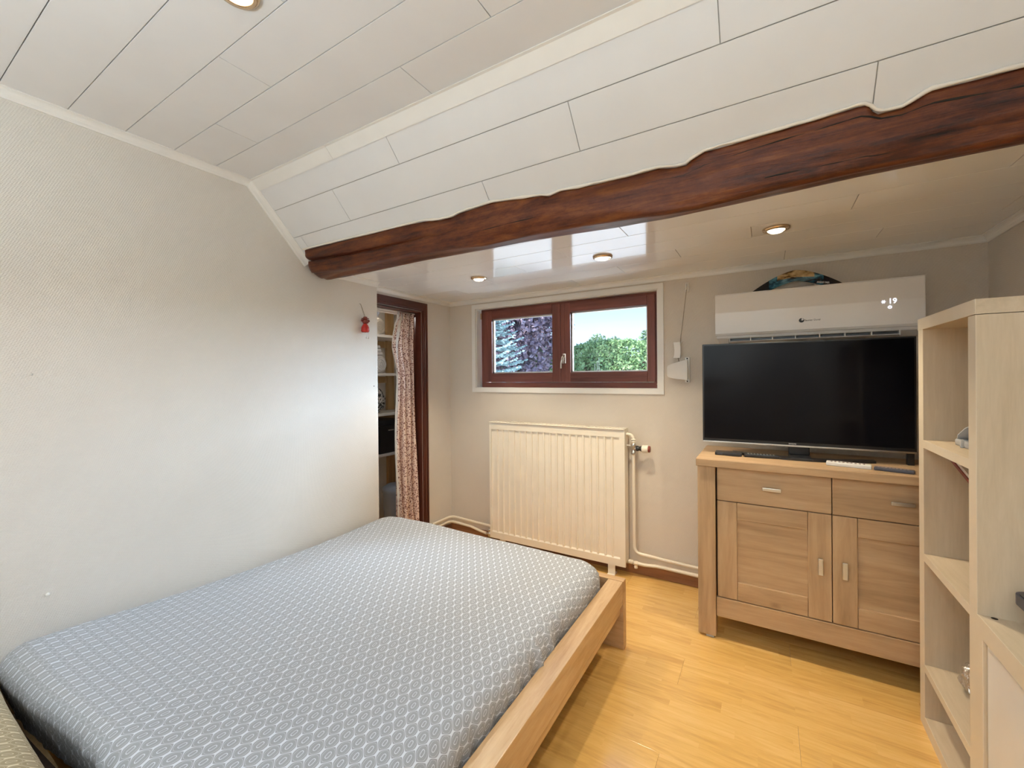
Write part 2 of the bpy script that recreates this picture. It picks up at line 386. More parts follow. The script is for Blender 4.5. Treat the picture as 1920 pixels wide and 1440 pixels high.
def text_mesh(txt, size, name, m, parent, pos, depth=.0006, width=None, bold=False):
    cu = bpy.data.curves.new('t', 'FONT'); cu.body = txt; cu.size = size; cu.extrude = depth; cu.align_x = 'CENTER'; cu.align_y = 'CENTER'
    if bold: cu.offset = size*.02
    ob = bpy.data.objects.new('t', cu); COL.objects.link(ob)
    dg = bpy.context.evaluated_depsgraph_get(); dg.update()
    me = bpy.data.meshes.new_from_object(ob.evaluated_get(dg)); bpy.data.objects.remove(ob)
    xs = [v.co.x for v in me.vertices]; sx = 1
    if width: sx = width/(max(xs)-min(xs))
    base = Vector(parent['_b']); p = Vector(pos)-base
    for v in me.vertices:   # text plane x,y -> world x,z facing -y
        x, y, z = v.co; v.co = (p.x+x*sx, p.y-z, p.z+y)
    me.materials.clear(); me.materials.append(m); me.name = name
    o = bpy.data.objects.new(name, me); o.parent = parent; o['_b'] = tuple(base); COL.objects.link(o); return o
def fill_leaves(name, pts, size, m, parent, asp=.6, rng=None, stuff=True, up=.0):
    rng = rng or random.Random(3); vs = []; fs = []
    for p in pts:
        p = Vector(p); n = Vector((rng.gauss(0, 1), rng.gauss(0, 1)-.5, rng.gauss(0, 1)+up)).normalized()
        a = n.orthogonal().normalized(); a.rotate(Matrix.Rotation(rng.random()*6.28, 3, n)); b = n.cross(a)
        s_ = size*rng.uniform(.6, 1.3); k = len(vs)
        vs += [p-a*s_, p+b*s_*asp, p+a*s_, p-b*s_*asp]; fs.append((k, k+1, k+2, k+3))
    o = B().add(vs, fs).build(name, m, parent)
    if stuff: o['kind'] = 'stuff'
    return o

# ------------------------------------------------------------ room constants
XL, XA, XR, YB, YR = -2.25, -2.351, .899, 2.858, -1.9
ZF, ZL = 2.34, 1.975                      # main flat ceiling, low ceiling under the beam
YF = 1.155                                # fold of the ceiling
YS = 1.47                                 # where the slope disappears behind the beam
SL = -.31/.28                             # slope dz/dy
def zslope(y): return ZF+(y-YF)*SL
YC = 1.97                                 # corner where the left wall ends
TH = .09

# floor: board under, then each laminate plank
fl = struct(B().box(-3.3, XR+.1, YR-.1, 3.3, -.06, -.012).build('floor', M_JOINT))
rng = random.Random(5); cache = {}
PW, PL = .1905, 1.285
row = 0; y = YR
while y < 3.25:
    off = (row*.43) % PL; x = -3.3-off; 
    while x < XR+.08:
        xa, xb = max(x, -3.3), min(x+PL, XR+.08)
        if xb-xa > .03:
            key = (round(xb-xa, 4), PW)
            if key not in cache:
                cache[key] = B().box(-(xb-xa)/2+.0003, (xb-xa)/2-.0003, -PW/2+.0003, PW/2-.0003, -.012, 0, .0004).mesh('floor_plank', M_FLOOR)
            o = bpy.data.objects.new('floor_plank', cache[key]); o.location = ((xa+xb)/2, y+PW/2, 0); o.parent = fl; COL.objects.link(o)
        x += PL
    y += PW; row += 1

# walls
def wall_left():
    b = B()
    pts = [(YR-.1, -.05), (YC, -.05), (YC, ZL+.02), (1.49, ZL+.02), (YF, ZF+.02), (YR-.1, ZF+.02)]
    b.prism(pts, 'x', XL-TH, XL)
    return b.build('wall_left', M_WALL_L)
struct(wall_left())
b = B()                                    # alcove wall with the closet doorway
DY0, DY1, DZ = 1.60, 2.504, 1.85
b.box(XA-.1, XA, DY1, YB+.02, -.05, ZL+.02); b.box(XA-.1, XA, YC-.02, DY1, DZ, ZL+.02)
b.box(XA-.1, XL-TH, DY0-.02, YC-.0, -.05, ZL+.02)
struct(b.build('wall_alcove', M_WALL_L))
WX0, WX1, WZ0, WZ1 = -2.07, -.605, 1.242, 1.897
b = B()
b.box(-3.3, WX0, YB, YB+.22, -.05, 2.1); b.box(WX1, XR+.1, YB, YB+.22, -.05, 2.1)
b.box(WX0, WX1, YB, YB+.22, -.05, WZ0); b.box(WX0, WX1, YB, YB+.22, WZ1, 2.1)
struct(b.build('wall_back', M_WALL))
struct(B().box(XR, XR+.1, YR-.1, YB, -.05, 2.5).build('wall_right', M_WALL))
struct(B().box(XL-TH, XR+.1, YR-.1, YR, -.05, 2.5).build('wall_rear', M_WALL_L))
b = B(); b.box(-3.10, -3.02, 1.3, YB, -.05, 2.1); b.box(-3.3, XL-TH, 1.3, 1.4, -.05, 2.1)
struct(b.build('wall_closet', M_TRIM))

# ceiling: backing boards with every panel hung under them
b = B(); b.box(XL-.2, XR+.1, YR-.1, YF, ZF+.008, ZF+.05)
b.prism([(YF+.006, zslope(YF+.006)+.0085), (YS+.04, zslope(YS+.04)+.0085), (YS+.04, zslope(YS+.04)+.06), (YF-.01, ZF+.06), (YF-.01, ZF+.012)], 'x', XL-.2, XR+.1)
b.box(-3.3, XR+.1, YS+.02, YB+.2, ZL+.007, ZL+.07)
ce = struct(b.build('ceiling', M_JOINT))
pc = {}
def panel(xa, xb, s0, s1, place, glossy=False):
    g = .0013; L = xb-xa; W = s1-s0; key = (round(L, 4), round(W, 4), glossy)
    if key not in pc:
        pc[key] = B().box(-L/2+g, L/2-g, -W/2+g, W/2-g, 0, .007, .0007).mesh('ceiling_panel', M_CEIL if glossy else M_CEIL2)
    o = bpy.data.objects.new('ceiling_panel', pc[key]); place(o, (xa+xb)/2, (s0+s1)/2); o.parent = ce; COL.objects.link(o)
def rows(edges, butts, x0, x1, place, glossy=False):
    for (s0, s1), bt in zip(zip(edges[:-1], edges[1:]), butts):
        xs = [x0]+sorted(p for p in [bt+k*1.2 for k in range(-6, 7)] if x0+.04 < p < x1-.04)+[x1]
        for a, c in zip(xs[:-1], xs[1:]): panel(a, c, s0, s1, place, glossy)
def flat(o, x, y): o.location = (x, y, ZF)
ed = [YF-.165*k for k in range(20) if YF-.165*k > YR-.05][::-1]
bt_known = [-1.012, -.655, -1.46, -1.10]      # nearest the fold first
nb = len(ed)-1
bts = [bt_known[nb-1-i] if nb-1-i < 4 else (.37*i) % 1.2 for i in range(nb)]
rows(ed, bts, XL, XR, flat)
ang = math.atan(SL); ca = math.cos(ang)
def slp(o, x, s):
    y = YF+s*ca; o.location = (x, y, zslope(y)); o.rotation_euler = (ang, 0, 0)
rows([0, .163, .163+.1545, .163+.1545+.163], [-1.30, -.543, -.957], XL, XR, slp)
def low(o, x, y): o.location = (x, y, ZL)
le = [YS+.02, 1.60, 1.775, 1.945, 2.115, 2.283, 2.453, 2.618, YB]
rows(le[:-1], [.2, .618, -.541, .29, -.053, -.394, .45], XL-.4, XR, low, True)
rows(le[-2:], [.09], XL-.4, XR, low, True)

# cove and cover trims
n_tr = [0]
def trim(b, m=M_TRIM):
    n_tr[0] += 1; return struct(b.build('trim_%d' % n_tr[0], m))
def cove(p0, p1, inx, iny, s=.032):
    """quarter-round strip from p0 to p1 in the corner below a ceiling; inx/iny point into the room"""
    p0, p1 = Vector(p0), Vector(p1); d = (p1-p0).normalized(); h = Vector((inx, iny, 0)); dnv = d.cross(h); dnv = dnv if dnv.z < 0 else -dnv
    if d.z: h = Vector((1, 0, 0))
    prof = [(0, 0), (s, 0)]+[(s-s*.72*math.sin(t*math.pi/2/5), s*.72-s*.72*math.cos(t*math.pi/2/5)+s*.10) for t in range(6)]+[(.18*s, s), (0, s)]
    b = B(); n = len(prof); vs = [p+h*a+dnv*c for p in (p0, p1) for a, c in prof]
    b.add(vs, [list(range(n)), list(range(2*n-1, n-1, -1))]+[(i, i+n, (i+1) % n+n, (i+1) % n) for i in range(n)])
    return b
trim(cove((XL, YR, ZF), (XL, YF, ZF), 1, 0))
trim(cove((XL, YF, ZF), (XL, YS, zslope(YS)), 1, 0))
trim(cove((XA, YB, ZL), (XR, YB, ZL), 0, -1))
trim(cove((XA, YC, ZL), (XA, YB, ZL), 1, 0))
trim(cove((XR, YS+.1, ZL), (XR, YB, ZL), -1, 0))
trim(cove((XL, 1.66, ZL), (XL, YC+.004, ZL), 1, 0))
b = B()
for (xa, xb) in ((XL, -1.63), (-1.628, XR)):
    b.prism([(YF-.012, ZF-.001), (YF-.012, ZF-.004), (YF-.002, ZF-.005), (YF+.034, zslope(YF+.034)-.006), (YF+.034, zslope(YF+.034)-.002), (YF, ZF)], 'x', xa, xb)
trim(b)
def base(b, nm, m=M_BASEB): return struct(b.build(nm, m))
base(B().box(XA, XR, YB-.014, YB, 0, .066, .003), 'baseboard_back')
base(B().box(XL, XL+.013, YR, YC, 0, .066, .003), 'baseboard_left')
base(B().box(XA, XA+.013, 2.565, YB-.014, 0, .066, .003), 'baseboard_alcove')

# ------------------------------------------------------------ window
def build_window():
    b = B(); t = .035                       # white casing on the wall, mitred
    x0, x1, z0, z1 = -2.107, -.568, 1.207, 1.932
    o = [(x0, z0), (x1, z0), (x1, z1), (x0, z1)]; i = [(x0+t, z0+t), (x1-t, z0+t), (x1-t, z1-t), (x0+t, z1-t)]
    for k in range(4):
        j = (k+1) % 4; b.prism([o[k], o[j], i[j], i[k]], 'y', YB-.011, YB)
    root = struct(b.build('window_1', M_TRIM))
    b = B(); d = .006                      # white reveal lining
    b.box(WX0-.001, WX0+d, YB, YB+.10, WZ0, WZ1); b.box(WX1-d, WX1+.001, YB, YB+.10, WZ0, WZ1)
    b.box(WX0, WX1, YB, YB+.10, WZ0-.001, WZ0+.004); b.box(WX0, WX1, YB, YB+.10, WZ1-d, WZ1+.001)
    b.build('reveal_lining', M_TRIM, root)
    Y0, Y1 = 2.905, 2.965
    fx0, fx1, fz0, fz1 = -2.048, -.612, 1.246, 1.891
    B().box(fx0, fx1, Y0, Y1, fz0, fz0+.04, .003).build('frame_rail', M_WINWOOD, root)
    B().box(fx0, fx1, Y0, Y1, fz1-.03, fz1, .003).build('frame_rail', M_WINWOOD, root)
    B().box(fx0, fx0+.03, Y0+.001, Y1, fz0, fz1, .003).build('frame_jamb', M_WINWOODV, root)
    B().box(fx1-.03, fx1, Y0+.001, Y1, fz0, fz1, .003).build('frame_jamb', M_WINWOODV, root)
    for k, (sx0, sx1, gx0, gx1) in enumerate(((-2.022, -1.318, -1.938, -1.387), (-1.3155, -.63, -1.239, -.682))):
        z0, z1, gz0, gz1 = 1.288, 1.876, 1.36, 1.806; ya, yb = 2.893, 2.945
        sv = B().box(sx0, gx0, ya, yb, z0, z1, .004)
        if k: sv = B().box(sx0, sx0+.0305, ya, yb, z0, z1, .002)
        so_ = sv.build('sash', M_WINWOODV, root)
        if k: B().box(sx0+.0315, gx0, ya, yb, z0, z1, .002).build('sash_stile', M_WINWOODV, so_)
        B().box(gx1, sx1, ya, yb, z0, z1, .004).build('sash_stile', M_WINWOODV, so_)
        B().box(gx0, gx1, ya+.001, yb, z0, gz0, .003).build('sash_rail', M_WINWOOD, so_)
        B().box(gx0, gx1, ya+.001, yb, gz1, z1, .003).build('sash_rail', M_WINWOOD, so_)
        for (a, c, e_, g) in ((gx0, gx0+.010, gz0, gz1), (gx1-.010, gx1, gz0, gz1), (gx0, gx1, gz0, gz0+.010), (gx0, gx1, gz1-.010, gz1)):
            B().box(a, c, yb-.03, yb-.01, e_, g, .002).build('glazing_bead', M_SILVER if k else M_TRIM, so_)
        B().box(gx0+.002, gx1-.002, yb-.018, yb-.014, gz0+.002, gz1-.002).build('glass_pane', M_GLASS, so_)
    h = B(); h.box(-1.298, -1.272, 2.883, 2.893, 1.425, 1.50, .004)
    h.tube([(-1.285, 2.883, 1.485), (-1.285, 2.866, 1.483), (-1.288, 2.858, 1.472), (-1.297, 2.856, 1.43), (-1.299, 2.858, 1.39)], [.008, .008, .0085, .008, .007], 10)
    h.build('window_handle', M_CHROME, root)
    hg = B(); hg.box(fx0-.006, fx0+.008, 2.896, 2.906, 1.815, 1.865, .003); hg.box(fx1-.012, fx1+.004, 2.896, 2.906, 1.268, 1.278, .003); hg.build('hinge', M_BRONZE, root)
    b = B(); b.box(WX0, WX1, 2.965, YB+.28, 1.225, 1.246, .003); b.build('outer_sill', M_SILVER, root)
build_window()

# ------------------------------------------------------------ doorway to the closet
def build_door():
    root = struct(B().box(XA, XA+.016, DY1, 2.562, 0, 1.925, .004).build('door_1', M_DOORWOOD))
    b = B(); b.box(XA+.016, XA+.024, DY1+.012, DY1+.024, 0, 1.89, .003); b.box(XA+.016, XA+.022, DY1+.036, DY1+.046, 0, 1.91, .002)
    b.build('casing_moulding', M_DOORWOOD, root)
    b = B(); b.box(XA, XA+.0155, YC+.004, DY1+.002, 1.858, 1.925, .004); b.box(XA+.0155, XA+.022, YC+.004, DY1+.012, 1.868, 1.882, .003)
    b.build('head_casing', M_DOORWOODH, root)
    b = B(); b.box(XA-.10, XA, DY1-.008, DY1, 0, 1.85, .002); b.box(XA-.10, XA, YC, DY1, 1.846, 1.858, .002); b.build('jamb', M_DOORWOOD, root)
    b = B(); b.box(XA-.125, XA-.10, DY1-.045, DY1+.0, 0, 1.845, .002); b.box(XA-.125, XA-.10, 1.7, DY1-.04, 1.825, 1.846, .002); b.build('inner_casing', M_TRIM, root)
build_door()

# curtain gathered at the right of the doorway
def build_curtain():
    root = thing('curtain', 'floral dark red and cream curtain gathered in the closet doorway', 'curtain', (-2.41, 2.40, .03))
    b = B(); b.tube([(-2.415, 1.99, 1.838), (-2.415, 2.493, 1.838)], .006, 8); b.build('curtain_rod', M_TRIM, root)
    nz, ny = 40, 60; vs = []
    def edge(z):
        # left and right edge of the cloth at height z
        t = (1.835-z)/1.80
        l = 2.30+.012*math.sin(t*5)-.055*math.exp(-((t-.14)/.09)**2)+(.02 if t < .05 else 0)-.035*math.exp(-((t-.5)/.3)**2)+.01*t
        return l, 2.468+.030*t
    fr = []
    for i in range(nz+1):
        z = 1.835-1.80*i/nz; l, r = edge(z); t = i/nz
        for j in range(ny+1):
            u = j/ny
            fold = .033*math.sin(u*2*math.pi*3.6+.6*math.sin(t*4))*(.8+.4*t)+.006*math.sin(u*31+t*6)
            vs.append((-2.415+fold, lerp(l, r, u)+.004*math.sin(u*2*math.pi*9), z))
    fs = [(i*(ny+1)+j, i*(ny+1)+j+1, (i+1)*(ny+1)+j+1, (i+1)*(ny+1)+j) for i in range(nz) for j in range(ny)]
    b = B(); b.add(vs, fs, 0, True); c = b.build('curtain_cloth', M_FLORAL, root)
    sm = c.modifiers.new('t', 'SOLIDIFY'); sm.thickness = .0015
    vs = []
    for i in range(nz+1):
        z = 1.835-1.80*i/nz; l, r = edge(z); t = i/nz; wd = .012+.04*math.exp(-((t-.08)/.10)**2)+.01*math.sin(t*9)**2
        for j in range(6):
            u = j/5; vs.append((-2.395+.006*math.sin(u*6+t*9)-(.012*(1-u)), l-.006+wd*u, z))
    fs = [(i*6+j, i*6+j+1, (i+1)*6+j+1, (i+1)*6+j) for i in range(nz) for j in range(5)]
    b = B(); b.add(vs, fs, 0, True); c = b.build('lining', M_LINING, root); c['label'] = 'white lining turned out along the left edge'
    sm = c.modifiers.new('t', 'SOLIDIFY'); sm.thickness = .0015
build_curtain()

# ------------------------------------------------------------ closet shelving and what stands on it
def build_closet():
    root = thing('closet_shelving', 'white shelves on pine posts inside the closet', 'shelving', (-3.0, 2.4, 0))
    for yy in (2.775, 1.75):
        B().box(-3.018, -2.990, yy-.042, yy+.042, 0, 1.96, .003).build('post', M_PINE, root)
    for k, z in enumerate((1.692, 1.371, 1.037, .698)):
        B().box(-2.988, -2.72, 1.7, 2.84, z-.022, z, .002).build('shelf', M_TRIM, root)
        B().box(-3.018, -2.990, 1.795, 2.73, z-.085, z-.028, .002).build('shelf_batten', M_PINE, root)
build_closet()
def roll(c, r, L, m, label, name='rolled_towel', cat='towel', squash=1.0, group=None):
    """a rolled towel lying along x, its spiral end facing the doorway"""
    b = B(); n = 22
    for k, (x, s_) in enumerate(((0, .82), (.012, .97), (.03, 1), (L-.03, 1), (L-.012, .97), (L, .82))):
        vs = [(c[0]-x, c[1]+r*s_*math.cos(2*math.pi*i/n), c[2]+r*squash*s_*math.sin(2*math.pi*i/n)) for i in range(n)]
        b.v += vs
    for q in range(5):
        for i in range(n): b.smooth.add(len(b.f)); b.f.append([q*n+i, q*n+(i+1) % n, (q+1)*n+(i+1) % n, (q+1)*n+i]); b.m.append(0)
    b.f.append(list(range(n))[::-1]); b.m.append(0); b.f.append(list(range(5*n, 6*n))); b.m.append(0)
    sp_ = [(c[0]+.001, c[1]+r*.8*t/26*math.cos(t*.75), c[2]+r*squash*.8*t/26*math.sin(t*.75)) for t in range(2, 27)]
    b.tube(sp_, .003, 5)
    o = b.build(name, m, loc=(c[0], c[1], c[2]-r*squash)); return tag(o, label, cat, group)
roll((-2.735, 2.425, 1.692+.072), .064, .235, M_TOWELB, 'beige rolled towel lying on the top closet shelf', squash=1.1)
roll((-2.75, 2.395, 1.692+.142+.053), .053, .235, M_TOWELG, 'grey rolled towel stacked on the beige one in the closet')
roll((-2.735, 2.43, 1.371+.075), .070, .235, M_TOWEL, 'big white rolled towel at the bottom of the second closet shelf', squash=1.05)
def folded(c, sx, sy, sz, m, label, layers=4):
    b = B()
    for k in range(layers):
        b.box(c[0]-sx, c[0]-.004*(k % 2), c[1]-sy/2, c[1]+sy/2-.012*k, c[2]+sz*k/layers, c[2]+sz*(k+1)/layers, sz/layers*.42)
    o = b.build('folded_towel', m, loc=c); tag(o, label, 'towel'); return o
folded((-2.74, 2.405, 1.371+.149), .235, .11, .082, M_TOWEL, 'folded white towel lying on the big rolled towel in the closet', 3)
roll((-2.75, 2.385, 1.371+.231+.027), .027, .22, M_TOWEL, 'small white rolled cloth topmost on the second closet shelf')
def bundle():
    b = B(); bm = bmesh.new(); bmesh.ops.create_icosphere(bm, subdivisions=4, radius=1)
    for v in bm.verts:
        n = 1+.10*noise.noise(v.co*3.2)+.05*noise.noise(v.co*9)
        v.co = Vector((-2.855+v.co.x*.105*n, 2.44+v.co.y*.105*n, 1.037+.105+max(v.co.z*n, -.93)*.113))
    b.bm(bm, 0, True)
    o = b.build('blanket_bundle', M_KNIT, loc=(-2.85, 2.44, 1.037)); tag(o, 'bundled black and white blanket on the third closet shelf', 'blanket')
bundle()
def black_box():
    root = thing('storage_box', 'black storage box standing on the lowest closet shelf', 'box', (-2.85, 2.5, .698))
    B().box(-2.975, -2.735, 2.405, 2.66, .699, .93, .006).build('box_body', M_BLACK, root)
    B().box(-2.980, -2.730, 2.400, 2.665, .93, .975, .006).build('lid', M_BLACK, root)
    B().box(-2.735, -2.728, 2.50, 2.56, .885, .893, .002).build('latch', M_SILVER, root)
black_box()
tag(B().box(-2.90, -2.728, 2.372, 2.388, .699, .87, .004).build('white_folder', M_WHITEP, loc=(-2.8, 2.38, .698)), 'thin pale folder standing left of the black storage box', 'folder')
def bin_():
    root = thing('waste_bin', 'blue grey waste bin with rounded lid on the closet floor', 'bin', (-2.62, 2.49, 0))
    B().lathe([(.0, .003), (.085, .003), (.092, .02), (.105, .40), (.105, .405)], (-2.62, 2.475, 0)).build('bin_body', M_BIN, root)
    B().lathe([(.113, .40), (.115, .415), (.108, .432), (.07, .458), (.0, .468)], (-2.62, 2.475, 0)).build('lid', M_BIN, root)
bin_()

# ------------------------------------------------------------ beam
def build_beam():
    TOP = [(-2.24, 1.415, 2.046), (-1.92, 1.418, 2.043), (-1.65, 1.422, 2.039), (-1.42, 1.425, 2.036), (-1.32, 1.427, 2.035), (-1.23, 1.435, 2.025), (-1.16, 1.436, 2.024), (-1.12, 1.430, 2.030), (-.95, 1.425, 2.036), (-.82, 1.434, 2.026), (-.73, 1.440, 2.019), (-.70, 1.446, 2.012), (-.65, 1.441, 2.018), (-.58, 1.444, 2.014), (-.41, 1.447, 2.011), (-.30, 1.446, 2.013), (-.25, 1.452, 2.005), (-.215, 1.453, 2.004), (-.20, 1.446, 2.012), (-.16, 1.436, 2.023), (0, 1.434, 2.026), (.12, 1.431, 2.028), (.21, 1.428, 2.033), (.232, 1.429, 2.031), (.243, 1.440, 2.018), (.256, 1.448, 2.010), (.305, 1.449, 2.009), (.322, 1.443, 2.016), (.35, 1.433, 2.027), (.45, 1.434, 2.026), (.55, 1.434, 2.025), (.9, 1.434, 2.025)]
    AR0 = [(-2.24, 1.455, 1.925), (-2.03, 1.45, 1.910), (-1.8, 1.45, 1.902), (-1.53, 1.45, 1.899), (-1.32, 1.45, 1.898), (-1.13, 1.45, 1.888), (-1.03, 1.45, 1.876), (-.77, 1.45, 1.880), (-.56, 1.45, 1.873), (-.41, 1.45, 1.866), (-.3, 1.45, 1.857), (-.19, 1.45, 1.853), (.03, 1.45, 1.866), (.21, 1.45, 1.869), (.9, 1.45, 1.862)]
    AR = [(x, 1.458, z+.009) for x, _, z in AR0]
    BK = [(-2.24, 1.60, 1.922), (-1.9, 1.602, 1.92), (-1.54, 1.592, 1.92), (-1.14, 1.608, 1.92), (-.77, 1.62, 1.92), (-.5, 1.655, 1.92), (-.3, 1.664, 1.92), (0, 1.645, 1.92), (.24, 1.623, 1.92), (.9, 1.618, 1.92)]
    def at(T, x):
        for a, c in zip(T[:-1], T[1:]):
            if x <= c[0]: t = max(0, (x-a[0])/(c[0]-a[0])); return lerp(a[1], c[1], t), lerp(a[2], c[2], t)
        return T[-1][1:]
    def sm(x): return sum(at(TOP, x+.04*k)[0] for k in range(-5, 6))/11
    def front(x, t):
        (yt, zt), (ya, za) = at(TOP, x), at(AR, x)
        endt = max(0, 1-(x+2.235)/.05) if x < -2.18 else 0
        gd = .030*max(0, min(1, (-1.05-x)/.5)); gz = crack1(x)   # long drying crack, open at the left end
        g = gd*math.exp(-((t-gz)/.045)**2)
        yy = lerp(lerp(yt, sm(x), min(1, t*6)), ya, t)-.012*math.sin(t*math.pi)+g+.004*noise.noise(Vector((x*5, t*4, 1)))
        zz = lerp(zt, za+.005, t)
        yy += endt**2*.045*(1-.33*t)
        if endt: yy += endt*.05*math.exp(-((t-gz)/.12)**2)
        return yy, zz
    def crack1(x): return .47+.07*math.sin((x+2.2)*3.0)
    def crack2(x):
        P = [(-.5, .36), (-.35, .30), (0, .20), (.25, .15), (.5, .28), (.92, .36)]
        for p, q in zip(P[:-1], P[1:]):
            if x <= q[0]: return lerp(p[1], q[1], (x-p[0])/(q[0]-p[0]))
        return .36
    xs = sorted(set([-2.235+.0125*i for i in range(252)]+[t[0] for t in TOP if t[0] > -2.235]+[XR+.02]))
    xs = [x for i, x in enumerate(xs) if i == 0 or x-xs[i-1] > .0025]
    vs = []; NP = 26
    for x in xs:
        (yt, zt), (ya, za), (yb, zb) = at(TOP, x), at(AR, x), at(BK, x)
        endt = max(0, 1-(x+2.235)/.05) if x < -2.18 else 0
        prof = [front(x, k/24) for k in range(25)]      # front face, top to arris
        ya += endt**2*.030
        for k in range(8):                              # underside, arris to back edge
            t = k/7; yy = lerp(ya+.012, yb, t); zz = lerp(za, zb, t)+(.002-.026*max(0, 1-(x+2.235)/.22))*math.sin(t*math.pi)+.002*noise.noise(Vector((x*6, 9, t*5)))+endt**2*.012
            zz += .009*math.exp(-((t-.55)/.1)**2)*(.5+.5*math.sin(x*2.3))
            prof.append((yy, zz))
        prof += [(yb+.012, zb+.03), (yb+.010, 1.974), (1.52, 1.974), (1.49, 2.02), (yt+.02, zt+.012)]
        vs += [(x, p[0], p[1]) for p in prof]
    NP = len(prof); n = len(xs)
    b = B(); fs = [(i*NP+k, i*NP+(k+1) % NP, (i+1)*NP+(k+1) % NP, (i+1)*NP+k) for i in range(n-1) for k in range(NP)]
    b.add(vs, fs, 0, True); b.add(vs[:NP], [list(range(NP))]); b.add(vs[-NP:], [list(range(NP))[::-1]])
    root = tag(b.build('ceiling_beam', M_BEAM), 'rough dark brown wooden ceiling beam crossing the room below the sloped panels', 'beam')
    for fn, xa, xb, ra, rb in ((crack1, -2.2, -1.12, .0085, .001), (crack2, -.48, XR, .001, .0042), (lambda x: .62+.05*math.sin(x*4), -1.15, -.75, .0012, .0022), (lambda x: .80+.03*math.sin(x*6), .0, .42, .0025, .0008)):
        pts = []; rr = []
        for i in range(70):
            x = lerp(xa, xb, i/69); y_, z_ = front(x, fn(x)+.012*noise.noise(Vector((x*9, 2, 2)))); pts.append((x, y_+.001, z_)); rr.append(max(.0006, lerp(ra, rb, i/69)*(.8+.7*noise.noise(Vector((x*14, 7, 1))))))
        b = B(); b.tube(pts, rr, 6); c = b.build('drying_crack', M_NOTCH, root); c['label'] = 'dark drying crack in the front face'
    b = B(); pts = []
    for i in range(240):
        x = -2.2+i*(XR+2.2)/239; yt, zt = at(TOP, x); j = .0025*noise.noise(Vector((x*22, 3, 0)))
        pts.append((x, yt-.006+j, zt+.004+abs(j)))
    b.tube(pts, [.0048+.003*noise.noise(Vector((p[0]*13, 0, 5))) for p in pts], 7)
    c = b.build('sealant_bead', M_MORTAR, root); c['label'] = 'cream sealant bead along the top edge'
build_beam()

# ------------------------------------------------------------ ceiling spotlights
def spot(x, y, z, label, energy, colr, cone=150):
    root = thing('ceiling_spotlight', label, 'spotlight', (x, y, z), 'recessed ceiling spotlights')
    B().lathe([(.034, -.001), (.034, -.010), (.040, -.013), (.051, -.008), (.053, 0), (.034, 0)], (x, y, z), n=28).build('trim_ring', M_BRONZE, root)
    B().lathe([(.0335, -.004), (.032, -.012), (.024, -.018), (.012, -.021), (0, -.022)], (x, y, z), n=24).build('bulb', M_BULB, root)
    L = bpy.data.lights.new('spot_lamp', 'SPOT'); L.energy = energy; L.color = colr; L.spot_size = R(cone); L.spot_blend = .7; L.shadow_soft_size = .018
    o = bpy.data.objects.new('spot_lamp', L); o.location = (0, 0, -.045); o.parent = root; COL.objects.link(o)
    return root
spot(-1.592, 2.234, ZL, 'leftmost lit spotlight in the low ceiling, before the window', SPOT_LOW, COL_LOW, 104)
spot(-.751, 2.203, ZL, 'middle lit spotlight in the low ceiling, above the right window pane', SPOT_LOW, COL_LOW, 104)
spot(.042, 2.197, ZL, 'rightmost lit spotlight in the low ceiling, above the air conditioner', SPOT_LOW, COL_LOW, 104)
spot(-1.17, .575, ZF, 'lit spotlight in the high flat ceiling over the bed', SPOT_HIGH, COL_HIGH)
for (x, y, t) in ((-.25, .575, 'lit spotlight in the high ceiling just above the camera'), (-1.17, -.75, 'lit spotlight in the high ceiling over the pillow end of the bed'), (-.25, -.75, 'lit spotlight in the high ceiling behind the camera')):
    spot(x, y, ZF, t, SPOT_HIGH, COL_HIGH)

def closet_fill_lamp():  # fill lamp added out of view to brighten the closet
    root = thing('closet_fill_lamp', 'added fill lamp out of view on the closet ceiling', 'lamp', (-2.75, 2.15, ZL))
    B().lathe([(.045, 0), (.045, -.02), (.03, -.03), (0, -.03)], (-2.75, 2.15, ZL)).build('fill_lamp_base', M_TRIM, root)
    B().ball((-2.75, 2.15, ZL-.055), .028).build('bulb', M_BULB, root)
    L = bpy.data.lights.new('closet_fill', 'POINT'); L.energy = 5; L.color = (1, .95, .9); L.shadow_soft_size = .03
    o = bpy.data.objects.new('closet_fill', L); o.location = (0, 0, -.1); o.parent = root; COL.objects.link(o)
closet_fill_lamp()
def fill_uplighter():  # lamp added out of view to carry the ceiling fill
    x, y = -.35, -.85
    root = thing('fill_uplighter', 'added fill lamp with an upward bowl, unseen behind the camera', 'lamp', (x, y, 0))
    B().lathe([(0, 0), (.14, 0), (.14, .018), (.02, .03), (0, .03)], (x, y, 0)).build('base', M_SILVER, root)
    B().tube([(x, y, .03), (x, y, 1.12)], .012, 10).build('pole', M_SILVER, root)
    B().lathe([(0, 1.115), (.06, 1.12), (.30, 1.22), (.37, 1.295), (.375, 1.295), (.31, 1.21), (.06, 1.11), (0, 1.105)], (x, y, 0), n=32).build('bowl', M_TRIM, root)
fill_uplighter()

